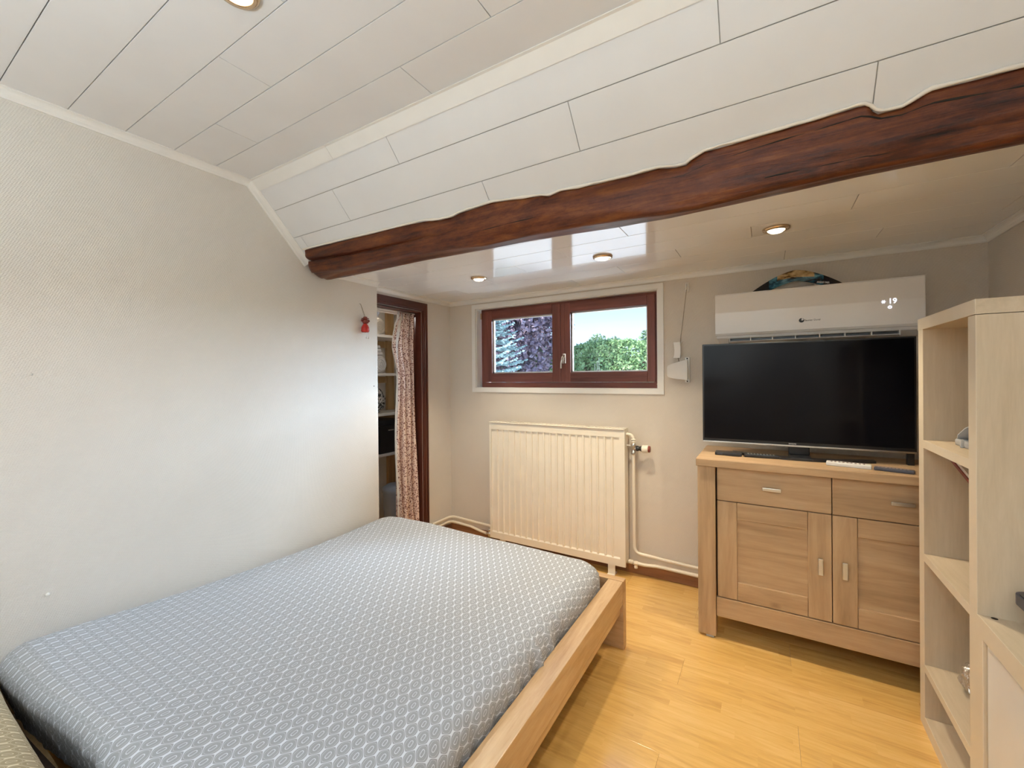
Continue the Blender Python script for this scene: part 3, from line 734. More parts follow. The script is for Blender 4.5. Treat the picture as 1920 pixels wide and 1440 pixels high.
# ------------------------------------------------------------ bed
def build_bed():
    root = thing('bed_frame', 'low oak bed frame under the grey mattress', 'bed', (-1.4, 1.0, 0))
    zr = .332
    B().box(-.672, -.600, -.16, 2.015, .222, zr, .003).build('side_rail', M_BEDY, root)
    B().box(-2.205, -2.150, -.16, 2.015, .222, zr, .003).build('side_rail', M_BEDY, root)
    B().box(-.632, -.612, -.16, 2.015, .175, .222, .002).build('rail_apron', M_BEDY, root)
    B().box(-2.205, -.598, 2.017, 2.060, 0, zr, .003).build('footboard', M_BEDX, root)
    B().box(-2.205, -.598, -.21, -.162, 0, .62, .003).build('headboard', M_BEDX, root)
    B().box(-1.43, -1.37, -.16, 2.015, .15, .19, .002).build('centre_beam', M_BEDY, root)
    sl_ = None
    for k in range(16):
        y = -.08+k*.133
        if sl_ is None:
            sl_ = B().box(-2.148, -.674, y-.04, y+.04, .19, .206, .002).build('slat', M_PINE, root); y0 = y
        else:
            c = sl_.copy(); COL.objects.link(c); c.parent = root; c.location = (0, y-y0, 0)
build_bed()
def build_mattress():
    x0, x1, y0, y1 = -2.215, -.677, .300, 2.005
    cx, cy, hx, hy = (x0+x1)/2, (y0+y1)/2, (x1-x0)/2, (y1-y0)/2
    zb, zt = .2075, .418; r = .068; RN = .075; RF = .125
    drop = zt-zb-r; nx, ny = 150, 170
    ax = hx+(r*(math.pi/2-1))+drop; ay = hy+(r*(math.pi/2-1))+drop
    vs = []; uv = []
    for j in range(ny+1):
        for i in range(nx+1):
            a = -ax+2*ax*i/nx; c = -ay+2*ay*j/ny
            Rc = RF if c > 0 else RN
            ox = max(abs(a)-(hx-Rc), 0); oy = max(abs(c)-(hy-Rc), 0); d = math.hypot(ox, oy)
            ux, uy = (ox/d*math.copysign(1, a), oy/d*math.copysign(1, c)) if d > 0 else (0, 0)
            bx = math.copysign(min(abs(a), hx-Rc), a); by = math.copysign(min(abs(c), hy-Rc), c)
            e_ = max(0, d-(Rc-r)); maxe = r*math.pi/2+drop; e_ = min(e_, maxe)
            if e_ < r*math.pi/2: th = e_/r; hor = r*math.sin(th); dz = r*(1-math.cos(th))
            else: hor = r; dz = r+(e_-r*math.pi/2)
            rad = min(d, Rc-r)+hor if d > 0 else 0
            x, y = cx+bx+ux*rad, cy+by+uy*rad; z = zt-dz
            side = min(1, e_/(r*1.3))
            # crown, sag toward the wall, drape folds, gathers on the sides
            tx = (x-x0)/(x1-x0); ty = (y-y0)/(y1-y0)
            crown = .016*math.sin(math.pi*min(1, max(0, tx)))*(.4+.6*math.sin(math.pi*min(1, max(0, ty))))
            wallsag = -.030*math.exp(-((tx-.0)/.16)**2)*math.exp(-((ty-.62)/.42)**2)+.030*math.exp(-((tx)/.20)**2)*math.exp(-((ty-.02)/.22)**2)+.004
            foot = .014*math.exp(-((ty-.96)/.10)**2)*math.exp(-((tx-.16)/.22)**2)
            z += (crown+wallsag+foot)*(1-side*.6)
            q = Vector((x, y, 0))
            z += .0030*noise.noise(q*4)*(1-side)
            s_ = x*.55+y*.15
            z += .0065*noise.noise(Vector((x*14+y*1.5, y*1.6, 2)))*math.exp(-((tx-.10)/.16)**2)*(1-side)
            z += .011*max(0, noise.noise(Vector((x*24+y*9, y*3-x*2, 4))))*math.exp(-((tx-.06)/.06)**2)*(1-side)
            p = (y*uy*0+math.atan2(uy, ux)*.12+(y if abs(ux) > abs(uy) else x))
            gath = (.0055+(.016*max(0, noise.noise(Vector((y*1.9, 1, 8)))+.35) if ux > .3 else 0))*min(1, side*1.3)*noise.noise(Vector((p*30, z*5, 7)))+.004*side*math.sin(p*70+3*noise.noise(Vector((p*5, 0, 0))))*max(0, noise.noise(Vector((p*2.3, 3, 0)))+.25)
            x += ux*gath; y += uy*gath
            if uy < -.5: y += .040*max(0, (e_-r*1.35)/drop)+.020*side*noise.noise(Vector((x*2.2, 5, 1)))
            if ux > .5: x += .012*side*noise.noise(Vector((y*2.6, 5, 3)))-.004*side
            y += .070*(x+2.13)*max(0, 1-max(0, ty))**3
            x = max(x, -2.2345)
            if e_ >= maxe-1e-6: z = zb
            yy_ = cy+c; wl = min(1, max(0, (-.75-x)/.7)); hh_ = -max(0, 1.1-yy_)**2/1.6
            vs.append((x, y, max(z, zb))); uv.append((a-(-.185*(yy_-1)+wl*.44*hh_), c))
    fs = [(j*(nx+1)+i, j*(nx+1)+i+1, (j+1)*(nx+1)+i+1, (j+1)*(nx+1)+i) for j in range(ny) for i in range(nx)]
    b = B(); b.add(vs, fs, 0, True)
    o = b.build('mattress', M_SHEET, loc=(cx, cy, zb))
    ul = o.data.uv_layers.new(name='uv')
    for lp in o.data.loops: ul.data[lp.index].uv = uv[lp.vertex_index]
    tag(o, 'mattress in a grey fitted sheet with white ogee pattern', 'mattress')
build_mattress()
def build_pillow():
    cx, cy, cz, hx, hy, hz = -1.70, .072, .352, .48, .222, .122
    n = 56; vs = []; uv = []; fs = []
    for side in (1, -1):
        k0 = len(vs)
        for j in range(n+1):
            for i in range(n+1):
                u = -1+2*i/n; v = -1+2*j/n
                h = max(0, (1-abs(u)**5))**.5*max(0, (1-abs(v)**5))**.5
                pu = u*(1-.05*(1-v*v)*abs(u)**6); pv = v*(1-.06*(1-u*u)*abs(v)**6)
                nz_ = .010*noise.noise(Vector((u*3, v*3, side)))+.006*noise.noise(Vector((u*9, v*7, side*3)))*(1-h*.7)
                x, y, z = cx+pu*hx, cy+pv*hy, cz+side*(hz*h+.006)+nz_*(h+.1)
                if side < 0: z = max(z, .2625)
                vs.append((x, y, z)); uv.append((u*hx*1.1, v*hy*1.1))
        for j in range(n):
            for i in range(n):
                q = [k0+j*(n+1)+i, k0+j*(n+1)+i+1, k0+(j+1)*(n+1)+i+1, k0+(j+1)*(n+1)+i]
                fs.append(q if side > 0 else q[::-1])
    rim = [j for j in range(n+1)]+[(j)*(n+1)+n for j in range(1, n+1)]+[n*(n+1)+i for i in range(n-1, -1, -1)]+[j*(n+1) for j in range(n-1, 0, -1)]
    K = (n+1)**2
    for a, c in zip(rim, rim[1:]+rim[:1]): fs.append((a, a+K, c+K, c))
    b = B(); b.add(vs, fs, 0, True); o = b.build('pillow', M_PILLOW, loc=(cx, cy, .262))
    ul = o.data.uv_layers.new(name='uv')
    for lp in o.data.loops: ul.data[lp.index].uv = uv[lp.vertex_index]
    tag(o, 'grey patterned pillow coloured as in warm light at the near end of the bed', 'pillow')
build_pillow()
def gap_shade():  # dark slab added for the shaded pillow side in the gap
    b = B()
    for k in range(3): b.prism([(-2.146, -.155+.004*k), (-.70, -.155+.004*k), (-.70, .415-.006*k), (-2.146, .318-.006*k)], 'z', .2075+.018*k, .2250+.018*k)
    tag(b.build('gap_shade_slab', M_GAPSHADE, loc=(-1.4, .07, .207)), 'added dark brown slab for the shade under the pillow, in the gap before the mattress', 'blanket')
gap_shade()

# ------------------------------------------------------------ radiator and pipes
def build_radiator():
    root = thing('radiator', 'cream panel radiator with vertical ribs below the window', 'radiator', (-1.33, 2.79, 0))
    x0, x1, z0, z1, yf = -1.868, -.797, .070, .975, 2.742
    b = B(); b.box(x0, x1, yf+.009, yf+.014, z0, z1)
    n = 20; m0, m1 = x0+.018, x1-.036; p = (m1-m0)/n; za, zb = z0+.058, z1-.052
    b.box(x0, x1, yf, yf+.0095, zb, z1); b.box(x0, m0, yf, yf+.0095, za-.010, zb); b.box(m1, x1, yf, yf+.0095, za-.010, zb)
    b.prism([(yf, z0), (yf, za-.010), (yf+.0095, za), (yf+.0095, z0)], 'x', x0, x1)
    for k in range(1, n):
        xx = m0+k*p; b.prism([(xx-.010, yf+.0095), (xx-.0045, yf+.0005), (xx+.0045, yf+.0005), (xx+.010, yf+.0095)], 'z', za-.006, zb)
    b.build('front_panel', M_CREAM, root)
    B().box(x0, x1, 2.812, 2.826, z0, z1, .004).build('back_panel', M_CREAM, root)
    g = B(); g.box(x0+.002, x1-.002, yf-.010, 2.826, z1, z1+.006, .002)
    for k in range(34): g.box(x0+.02+k*.031, x0+.02+k*.031+.012, yf+.018, 2.81, z1+.006, z1+.0085)
    g.build('top_grille', M_CREAM, root)
    B().box(x0-.001, x0+.004, yf+.013, 2.813, z0+.03, z1).build('side_cover', M_CREAM, root)
    B().box(x1-.004, x1+.001, yf+.013, 2.813, z0+.03, z1).build('side_cover', M_CREAM, root)
    for xx in (-.895, -1.76):
        f = B(); f.box(xx-.025, xx+.025, 2.752, 2.758, .004, .13, .002); f.box(xx-.025, xx+.025, 2.705, 2.80, 0, .006, .002); f.build('foot', M_CREAM, root)
    v = B(); X, Y = -.752, 2.79
    v.tube([(x1-.005, Y, .943), (x1+.012, Y, .943), (x1+.030, Y, .938), (x1+.041, Y, .925), (X, Y, .905), (X, Y, .89)], .011, 12); v.build('inlet_bend', M_PIPE, root)
    B().lathe([(.0, .889), (.016, .889), (.018, .893), (.016, .898), (.012, .903), (.018, .906), (.016, .914), (.011, .916)], (X, Y, 0), n=6).build('collar', M_PIPE, root)
    v = B(); v.lathe([(0, .812), (.014, .812), (.016, .82), (.014, .832), (.011, .835), (.011, .85), (.015, .855), (.017, .875), (.014, .889), (0, .889)], (X, Y, 0), n=12)
    v.tube([(X, Y, .853), (X+.022, Y, .853)], .011, 10); v.tube([(X, Y, .868), (X-.044, Y, .868)], .006, 8); v.build('valve_body', M_SILVER, root)
    B().lathe([(0, .018), (.017, .018), (.018, .03), (.014, .036), (.015, .045), (.022, .056), (.022, .058), (0, .058)], (X, Y, .853), (1, 0, 0), 16).build('valve_neck', M_BLACK, root)
    k = B().lathe([(0, .056), (.023, .056), (.025, .062), (.025, .092), (.023, .096), (.020, .0965)], (X, Y, .853), (1, 0, 0), 22).build('thermostat_knob', M_CREAM, root)
    B().lathe([(.021, .0955), (.021, .1045), (.018, .108), (0, .108)], (X, Y, .853), (1, 0, 0), 20).build('knob_cap', M_DRED, k)
    l = B(); X2 = -1.905; l.lathe([(0, .045), (.012, .045), (.012, .06), (.016, .064), (.016, .082), (.011, .086), (.011, .10), (.015, .104), (.012, .114), (0, .116)], (X2, Y, 0), n=8)
    l.tube([(X2, Y, .085), (x0+.006, Y, .085)], .010, 10); l.tube([(X2-.03, Y, .072), (X2, Y, .072)], .009, 8); l.build('lockshield_valve', M_CHROME, root)
    q = B()
    for (xx, zz) in ((-.775, .098), (-.742, .095)): q.lathe([(0, -.016), (.013, -.016), (.015, -.008), (.015, .008), (.013, .016), (0, .016)], (xx, Y, zz), (1, 0, 0), 6)
    q.lathe([(0, -.034), (.011, -.034), (.013, -.026), (.010, -.016), (.010, 0)], (-.742, Y, .095), (0, 0, 1), 8)
    q.build('drain_fitting', M_PIPE, root)
build_radiator()
def pipe(pts, r, label):
    o = B().tube(pts, r, 12).build('heating_pipe', M_PIPE); tag(o, label, 'pipe')
def bend(p0, p1, p2, r, n=6):
    p0, p1, p2 = map(Vector, (p0, p1, p2)); a = p1+(p0-p1).normalized()*r; c = p1+(p2-p1).normalized()*r
    return [((1-t)**2*a+2*t*(1-t)*p1+t*t*c) for t in [k/n for k in range(n+1)]]
Yp = 2.79
pipe([(-.752, Yp, .8115)]+bend((-.752, Yp, .8), (-.752, Yp, .160), (-.5, Yp, .160), .05)+[(-.66, Yp, .158), (-.63, Yp+.018, .150), (-.58, Yp+.030, .140), (-.1, Yp+.030, .128)], .0105, 'upright cream heating pipe falling from the radiator valve and turning right')
pipe([(-.7265, Yp, .095), (-.69, Yp, .094), (-.62, Yp+.022, .092), (-.57, Yp+.030, .090), (-.1, Yp+.030, .080)], .0115, 'lower cream heating pipe running behind the dresser')
pipe([(XA+.03, 2.58, .140), (XA+.03, 2.70, .140)]+bend((XA+.03, 2.6, .140), (XA+.03, Yp+.030, .140), (-2.0, Yp+.03, .130), .05)+[(-2.12, Yp+.03, .132), (-1.93, Yp+.03, .125), (-1.84, Yp+.048, .12), (-.83, Yp+.048, .12)], .0105, 'upper cream heating pipe bending round the corner left of the radiator')
pipe([(XA+.03, 2.58, .102), (XA+.03, 2.70, .102)]+bend((XA+.03, 2.6, .102), (XA+.03, Yp+.020, .102), (-2.0, Yp+.02, .088), .05)+[(-2.1, Yp+.02, .09), (-2.0, Yp+.01, .075), (-1.936, Yp, .072)], .0105, 'lower cream heating pipe meeting the chrome valve left of the radiator')

# ------------------------------------------------------------ dresser
def build_dresser():
    XD0, XD1 = -.305, .803
    root = thing('dresser', 'light oak dresser with two drawers and two doors below the television', 'dresser', (.25, 2.56, 0))
    B().box(XD0-.006, XD1+.006, 2.328, 2.80, .868, .905, .003).build('top_board', M_OAKH, root)
    for k, (xa, xb, ya, yb) in enumerate(((XD0, -.223, 2.338, 2.43), (XD1-.082, XD1, 2.338, 2.43), (XD0, -.235, 2.72, 2.795), (XD1-.07, XD1, 2.72, 2.795))):
        l = B().box(xa, xb, ya, yb, .012, .868, .003).build('leg', M_OAKV, root)
        B().box(xa+.035, xb-.010, ya+.006, ya+.05, 0, .012, .002).build('foot_pad', M_CLEAR if k < 2 else M_BLACK, l)
    B().box(XD0+.012, XD0+.03, 2.43, 2.72, .11, .868).build('side_panel', M_OAKV, root)
    B().box(XD1-.03, XD1-.012, 2.43, 2.72, .11, .868).build('side_panel', M_OAKV, root)
    b = B(); b.box(XD0+.03, XD1-.03, 2.40, 2.79, .15, .17); b.box(XD0+.02, XD1-.02, 2.782, 2.79, .15, .868); b.build('carcass', M_OAKH, root)
    B().box(-.221, XD1-.084, 2.352, 2.372, .112, .207, .002).build('plinth_rail', M_OAKH, root)
    B().box(-.221, XD1-.084, 2.385, 2.40, .17, .868).build('face_backing', M_NOTCH, root)
    for k, (xa, xb) in enumerate(((-.216, .2485), (.2515, .716))):
        d = B().box(xa, xb, 2.358, 2.384, .699, .864, .003).build('drawer', M_OAKH, root)
        xc = .019 if k == 0 else .487
        h = B(); h.box(xc-.038, xc+.038, 2.338, 2.345, .774, .789, .002); h.box(xc-.030, xc-.022, 2.344, 2.358, .777, .786); h.box(xc+.022, xc+.030, 2.344, 2.358, .777, .786)
        h.build('handle', M_SILVER, d)
        st = .088; z0, z1 = .211, .695
        door = B().box(xa+st-.004, xb-st+.004, 2.370, 2.380, z0+.08, z1-.08).build('door', M_OAKH, root)
        for (a, c) in ((xa, xa+st), (xb-st, xb)): B().box(a, c, 2.358, 2.384, z0, z1, .003).build('door_stile', M_OAKV, door)
        for (a, c) in ((z1-.083, z1), (z0, z0+.088)): B().box(xa+st+.0012, xb-st-.0012, 2.3585, 2.384, a, c, .002).build('door_rail', M_OAKH, door)
        xc = .2065 if k == 0 else .294
        h = B(); h.box(xc-.0095, xc+.0095, 2.338, 2.345, .421, .495, .002); h.box(xc-.005, xc+.005, 2.344, 2.358, .43, .437); h.box(xc-.005, xc+.005, 2.344, 2.358, .479, .486); h.build('handle', M_SILVER, door)
build_dresser()

# ------------------------------------------------------------ television and things on the dresser
def build_tv():
    root = thing('television', 'black flat television standing on the oak dresser', 'television', (.143, 2.575, .905))
    a = math.atan2(.05, .9); zt, zb = 1.500, .966; hw = .4465
    cx, cy = .143, 2.575; X0 = Vector((cx, cy, 0)); ux = Vector((math.cos(a), math.sin(a), 0)); uy = Vector((-math.sin(a), math.cos(a), 0))
    mt = Matrix((ux, uy, Vector((0, 0, 1)))).transposed().to_4x4(); mt.translation = X0
    def rot(b): b.v = [tuple(mt @ Vector(p)) for p in b.v]; return b
    b = B().box(-hw, hw, 0, .018, zb, zt, .003); b.box(-.30, .30, .018, .052, zb+.05, zb+.36, .012); rot(b).build('housing', M_BLACK, root)
    rot(B().box(-hw+.008, hw-.008, -.0015, .0005, zb+.018, zt-.008)).build('screen', M_SCREEN, root)
    st = rot(B().box(-hw+.002, hw-.002, -.003, .012, zb-.005, zb+.003, .001)).build('chin_strip', M_SILVER, root)
    s_ = B(); s_.box(-.045, .045, .012, .040, .918, zb+.06, .006); rot(s_).build('stand_neck', M_BLACK, root)
    s_ = B(); pts = []
    for k in range(25):
        t = -1+2*k/24; pts.append((t*.30, -.085+.17*(abs(t))**2.2*0+.10*(1-math.cos(t*1.35))))
    for (p, q) in zip(pts[:-1], pts[1:]):
        s_.prism([(p[0], p[1]), (q[0], q[1]), (q[0], q[1]+.05), (p[0], p[1]+.05)], 'z', .905, .916)
    s_.box(-.045, .045, -.085, .05, .905, .919, .004)
    rot(s_).build('stand_base', M_BLACK, root)
    lg = rot(B().box(.415, .440, .005, .03, .905, zb+.02, .003)).build('stand_leg', M_BLACK, root)
    t = text_mesh('SAMSUNG', .008, 'brand_lettering', M_WINK, root, (0, 0, 0), .0003, .032)
    base_ = Vector(root['_b'])
    for v in t.data.vertices:
        w_ = v.co+base_; v.co = mt @ Vector((w_.x-.03, w_.y-.0022, w_.z+zb+.010))-base_
build_tv()
def remote(x0, y0, x1, y1, wd, ht, m, label, btn=None):
    a = math.atan2(y1-y0, x1-x0); L = math.hypot(x1-x0, y1-y0); c = ((x0+x1)/2, (y0+y1)/2, .905)
    root = thing('remote_control', label, 'remote control', c, None); root.rotation_euler = (0, 0, a); root['_b'] = (0, 0, 0)
    B().box(-L/2, L/2, -wd/2, wd/2, 0, ht, .004).build('case', m, root)
    b = B()
    for i in range(9):
        for j in range(3): b.box(-L*.40+i*L*.09, -L*.40+i*L*.09+.007, -wd*.3+j*wd*.25, -wd*.3+j*wd*.25+.005, ht, ht+.0015)
    b.build('button_pad', btn or M_GREYP, root)
    b = B().box(L/2-.0005, L/2+.0012, -wd*.3, wd*.3, ht*.25, ht*.75); b.build('sender_window', M_BLACK, root)
remote(.240, 2.455, .400, 2.430, .045, .018, M_WHITEP, 'white remote control lying before the television foot')
remote(.408, 2.425, .535, 2.395, .042, .014, M_DGREY, 'slate grey remote control to the right of the white one')
remote(-.100, 2.50, .055, 2.512, .045, .016, M_BLACK, 'black remote control with pale buttons below the left of the television', M_SILVER)
def cable_box():
    root = thing('media_box', 'flat brown black media box at the left end of the dresser top', 'media player', (-.17, 2.51, .905))
    B().box(-.236, -.110, 2.475, 2.545, .906, .921, .003).build('case', M_BLACK, root)
    B().box(-.225, -.20, 2.4735, 2.4755, .911, .916).build('display', M_DGREY, root)
cable_box()

# ------------------------------------------------------------ air conditioner, boomerang
def build_ac():
    x0, x1, z0, z1, yf = -.246, .634, 1.552, 1.787, 2.66
    root = thing('air_conditioner', 'white wall air conditioner above the television', 'air conditioner', (.19, 2.76, 1.5))
    B().box(x0+.004, x1-.004, yf+.02, YB, 1.535, z1-.004, .008).build('body', M_ACW2, root)
    prof = [(yf+.022, z1), (yf+.006, z1-.001), (yf+.001, z1-.008), (yf, z1-.05), (yf-.002, 1.68), (yf+.001, z0+.012), (yf+.008, z0), (yf+.022, z0)]
    B().prism(prof, 'x', x0, x1).build('front_cover', M_ACW, root)
    b = B(); b.prism([(yf+.020, 1.552), (yf+.024, 1.536), (yf+.06, 1.512), (YB-.002, 1.508), (YB-.002, 1.552)], 'x', x0+.012, -.182); b.build('end_cheek', M_ACW2, root)
    b = B(); b.prism([(yf+.020, 1.552), (yf+.024, 1.536), (yf+.06, 1.512), (YB-.002, 1.508), (YB-.002, 1.552)], 'x', .552, x1-.012); b.build('end_cheek', M_ACW2, root)
    b = B(); b.box(-.182, .552, yf+.05, yf+.19, 1.512, 1.535); b.build('outlet', M_BLACK, root)
    lv = B(); lv.prism([(yf+.012, 1.520), (yf+.014, 1.516), (yf+.07, 1.508), (yf+.072, 1.512)], 'x', -.178, .548); lv.build('louvre', M_ACW2, root)
    sb = B(); sb.box(-.182, .552, yf+.022, yf+.026, 1.543, 1.546); sb.build('outlet_rim', M_ACW2, root)
    first = None
    for k in range(8):
        xx = -.178+k*.1035
        if first is None: first = B().box(xx, xx+.004, yf+.02, yf+.05, 1.514, 1.545).build('vane', M_ACW2, root)
        else:
            c = first.copy(); COL.objects.link(c); c.parent = root; c.location = (k*.1035, 0, 0)
    # maker's mark: dark disc with a lighter leaf cut, then the name
    lg = B(); cx, cz = .160, 1.611; yy = yf-.0022
    ring = []
    for i in range(33):
        t = R(110)+R(320)*i/32; ring.append((cx+.0115*math.cos(t), cz+.0115*math.sin(t)))
    inner = [(cx+.003+.0055*math.cos(R(70)-R(250)*i/16), cz+.004+.0055*math.sin(R(70)-R(250)*i/16)) for i in range(17)]
    lg.prism(ring+inner, 'y', yy, yy+.0012)
    lg.prism([(cx-.004, cz+.009), (cx-.0005, cz+.013), (cx+.001, cz+.006), (cx-.002, cz+.003)], 'y', yy-.0002, yy+.0012)
    lg.build('maker_mark', M_INK, root)
    text_mesh('Saunier Duval', .0125, 'maker_lettering', M_INK, root, (.2065, yf-.0012, 1.6095), .0003, .066)
    # display: snow flake, 19, standby sign
    d = B(); sx, sz = .4855, 1.6745
    for k in range(3):
        t = math.pi*k/3; ct, st = math.cos(t), math.sin(t)
        p = [(-.0085, -.0015), (.0085, -.0015), (.0085, .0015), (-.0085, .0015)]
        d.prism([(sx+a*ct-c*st, sz+a*st+c*ct) for a, c in p], 'y', yf-.003, yf-.0015)
    d.lathe([(0, 0), (.0042, 0), (.0042, .0015), (0, .0015)], (sx, yf-.0032, sz), (0, 1, 0), 10)
    d.build('snowflake_sign', M_LED, root)
    text_mesh('19', .034, 'temperature_digits', M_LED, root, (.5185, yf-.0022, 1.675), .0004, .026, True)
    d = B(); px, pz = .509, 1.6475
    pts = [(px+.0065*math.cos(R(125+290*i/20)), yf-.0028, pz+.0065*math.sin(R(125+290*i/20))) for i in range(21)]
    d.tube(pts, .0013, 6); d.box(px-.001, px+.001, yf-.0035, yf-.0015, pz+.001, pz+.0085); d.build('standby_sign', M_LED, root)
build_ac()
def build_boomerang():
    cx, zb = .142, 1.7875
    n = 40; out = []; inn = []
    for k in range(n+1):
        t = -1+2*k/n
        out.append((.235*t, .118-.118*abs(t)**1.55)); inn.append((.156*t, .056-.056*abs(t)**1.5))
    # drop the duplicates where both curves are cut by the top of the casing
    b = B(); y0, y1 = 2.795, 2.803
    O = [(cx+x, z) for x, z in out]; I = [(cx+x, z) for x, z in inn]
    vs = []; 
    for (ox, oz), (ix, iz) in zip(O, I):
        oz = max(oz, .0); iz = max(iz, -.0)
        mx_, mz = (ox+ix)/2, (oz+iz)/2
        vs += [(ox, y1-.002, zb+oz), (mx_, y0-.003, zb+mz), (ix, y1-.002, zb+iz), (mx_, y1+.003, zb+mz)]
    fs = [(k*4+i, k*4+(i+1) % 4, (k+1)*4+(i+1) % 4, (k+1)*4+i) for k in range(n) for i in range(4)]+[(0, 1, 2, 3), (n*4+3, n*4+2, n*4+1, n*4)]
    b.add(vs, fs)
    root = tag(b.build('boomerang', M_BOOM, loc=(cx, 2.80, zb)), 'dark painted boomerang standing on the air conditioner', 'boomerang')
    t = text_mesh('ARGELES S/MER', .013, 'souvenir_lettering', M_WINK, root, (0, 0, 0), .0003, .056, True)
    bs = Vector(root['_b'])
    rot = Matrix.Rotation(R(10), 4, 'Y')
    for v in t.data.vertices: w_ = rot @ (v.co+bs); v.co = Vector((w_.x+cx+.122, w_.y+2.7905, w_.z+zb+.033))-bs
build_boomerang()

# ------------------------------------------------------------ shutter strap winder beside the window
def build_winder():
    root = thing('shutter_winder', 'cream roller shutter cord winder on the wall between window and television', 'winder', (-.48, 2.84, 1.36))
    pts = [(-.540, 1.330), (-.536, 1.322), (-.50, 1.310), (-.425, 1.300), (-.420, 1.304), (-.420, 1.424), (-.425, 1.428), (-.50, 1.408), (-.536, 1.392), (-.540, 1.382)]
    B().prism(pts, 'y', 2.81, YB-.002).build('winder_case', M_ACW2, root)
    b = B(); b.box(-.440, -.410, 2.845, YB, 1.285, 1.445, .003); b.build('mount_plate', M_TRIM, root)
    for z in (1.292, 1.436): B().lathe([(0, -.004), (.004, -.004), (.004, 0)], (-.425, 2.846, z), (0, 1, 0), 8).build('screw', M_INK, root)
    g = [(-.502, 1.540), (-.498, 1.515), (-.496, 1.49), (-.498, 1.46), (-.503, 1.441), (-.463, 1.441), (-.461, 1.47), (-.461, 1.51), (-.463, 1.540)]
    B().prism(g, 'y', 2.818, 2.842).build('cord_grip', M_TRIM, root)
    c = B(); c.tube([(-.463, 2.83, 1.538), (-.444, 2.832, 1.70), (-.425, 2.838, 1.872)], .0022, 6); c.tube([(-.478, 2.83, 1.443), (-.470, 2.836, 1.41)], .0022, 6); c.build('cord', M_STRING, root)
    h = B(); h.box(-.434, -.412, 2.843, YB, 1.855, 1.915, .003); h.box(-.430, -.424, 2.832, 2.845, 1.868, 1.905, .002); h.build('cord_guide', M_ACW2, root)
build_winder()

# ------------------------------------------------------------ bookcase
def build_bookcase():
    X0, X1 = .50, .897
    root = thing('bookcase', 'stepped light birch bookcase along the right wall', 'bookcase', (.7, 1.6, 0))
    e = .0012
    def board(nm, x0, x1, y0, y1, z0, z1, m):
        b = B(); b.box(x0+e, x1, y0, y1, z0, z1, 0, 0); b.box(x0, x0+e, y0, y1, z0, z1, 0, 1); return b.build(nm, [m, M_EDGE], root)
    board('side_panel', X0, X1, 2.132, 2.186, 0, 1.496, M_BIRCHV)
    board('side_panel', X0, X1, 1.671, 1.722, 0, 1.491, M_BIRCHV)
    board('top_board', X0-.001, X1, 1.671, 2.188, 1.493, 1.535, M_BIRCHY)
    for (za, zb) in ((1.052, 1.081), (.216, .243)): board('shelf', X0, X1, 1.722, 2.132, za, zb, M_BIRCHY)
    board('shelf', X0, X1, 1.722, 2.132, .630, .657, M_BIRCHY)
    board('shelf', X0, X1, 1.722, 2.132, 0, .045, M_BIRCHY)
    B().box(X1-.012, X1, 1.722, 2.132, .045, 1.493).build('back_panel', M_BIRCHV, root)
    board('step_board', X0, X1, .55, 1.671, .603, .657, M_BIRCHY)
    board('step_upright', X0, X1, 1.637, 1.671, 0, .603, M_BIRCHV)
    board('step_upright', X0, X1, .55, .60, 0, .603, M_BIRCHV)
    board('plinth', X0+.005, X1, .60, 1.637, 0, .045, M_BIRCHY)
    for (ya, yb) in ((1.122, 1.634), (.603, 1.118)):
        d = B().box(X0+.008, X0+.026, ya, yb, .048, .600, .002).build('drawer_front', M_WHITEP, root)
        h = B(); h.lathe([(0, 0), (.006, 0), (.006, .014), (.014, .018), (.014, .024), (0, .025)], (X0+.008, (ya+yb)/2, .34), (-1, 0, 0), 14); h.build('knob', M_SILVER, d)
    h = B().lathe([(0, .0004), (.007, .0004), (.007, 0), (0, 0)], (.531, 1.712-.05, .6572), (0, 0, 1), 14); h.build('peg_hole', M_NOTCH, root)
build_bookcase()
def black_tray():
    root = thing('docking_stand', 'black slab with a rounded corner at the right edge above the bookcase step', 'dock', (.70, 1.5, .657))
    pts = []; x0, x1, y0, y1, r = .558, .80, 1.38, 1.652, .03
    for (cx, cy, a0) in ((x1-r, y1-r, 0), (x0+r, y1-r, 90), (x0+r, y0+r, 180), (x1-r, y0+r, 270)):
        for k in range(6): t = R(a0+18*k); pts.append((cx+r*math.cos(t), cy+r*math.sin(t)))
    B().prism(pts, 'z', .722, .748).build('case', M_DGREY, root)
    mx_, my = (x0+x1)/2, (y0+y1)/2
    B().prism([(mx_+(x-mx_)*.96, my+(y-my)*.96) for x, y in pts], 'z', .748, .751).build('top_plate', M_BLACK, root)
    B().box(.66, .78, 1.42, 1.62, .658, .722, .006).build('foot', M_BLACK, root)
    B().lathe([(0, 0), (.010, 0), (.010, .003), (0, .004)], (.605, 1.60, .751), n=12).build('button', M_DGREY, root)
black_tray()
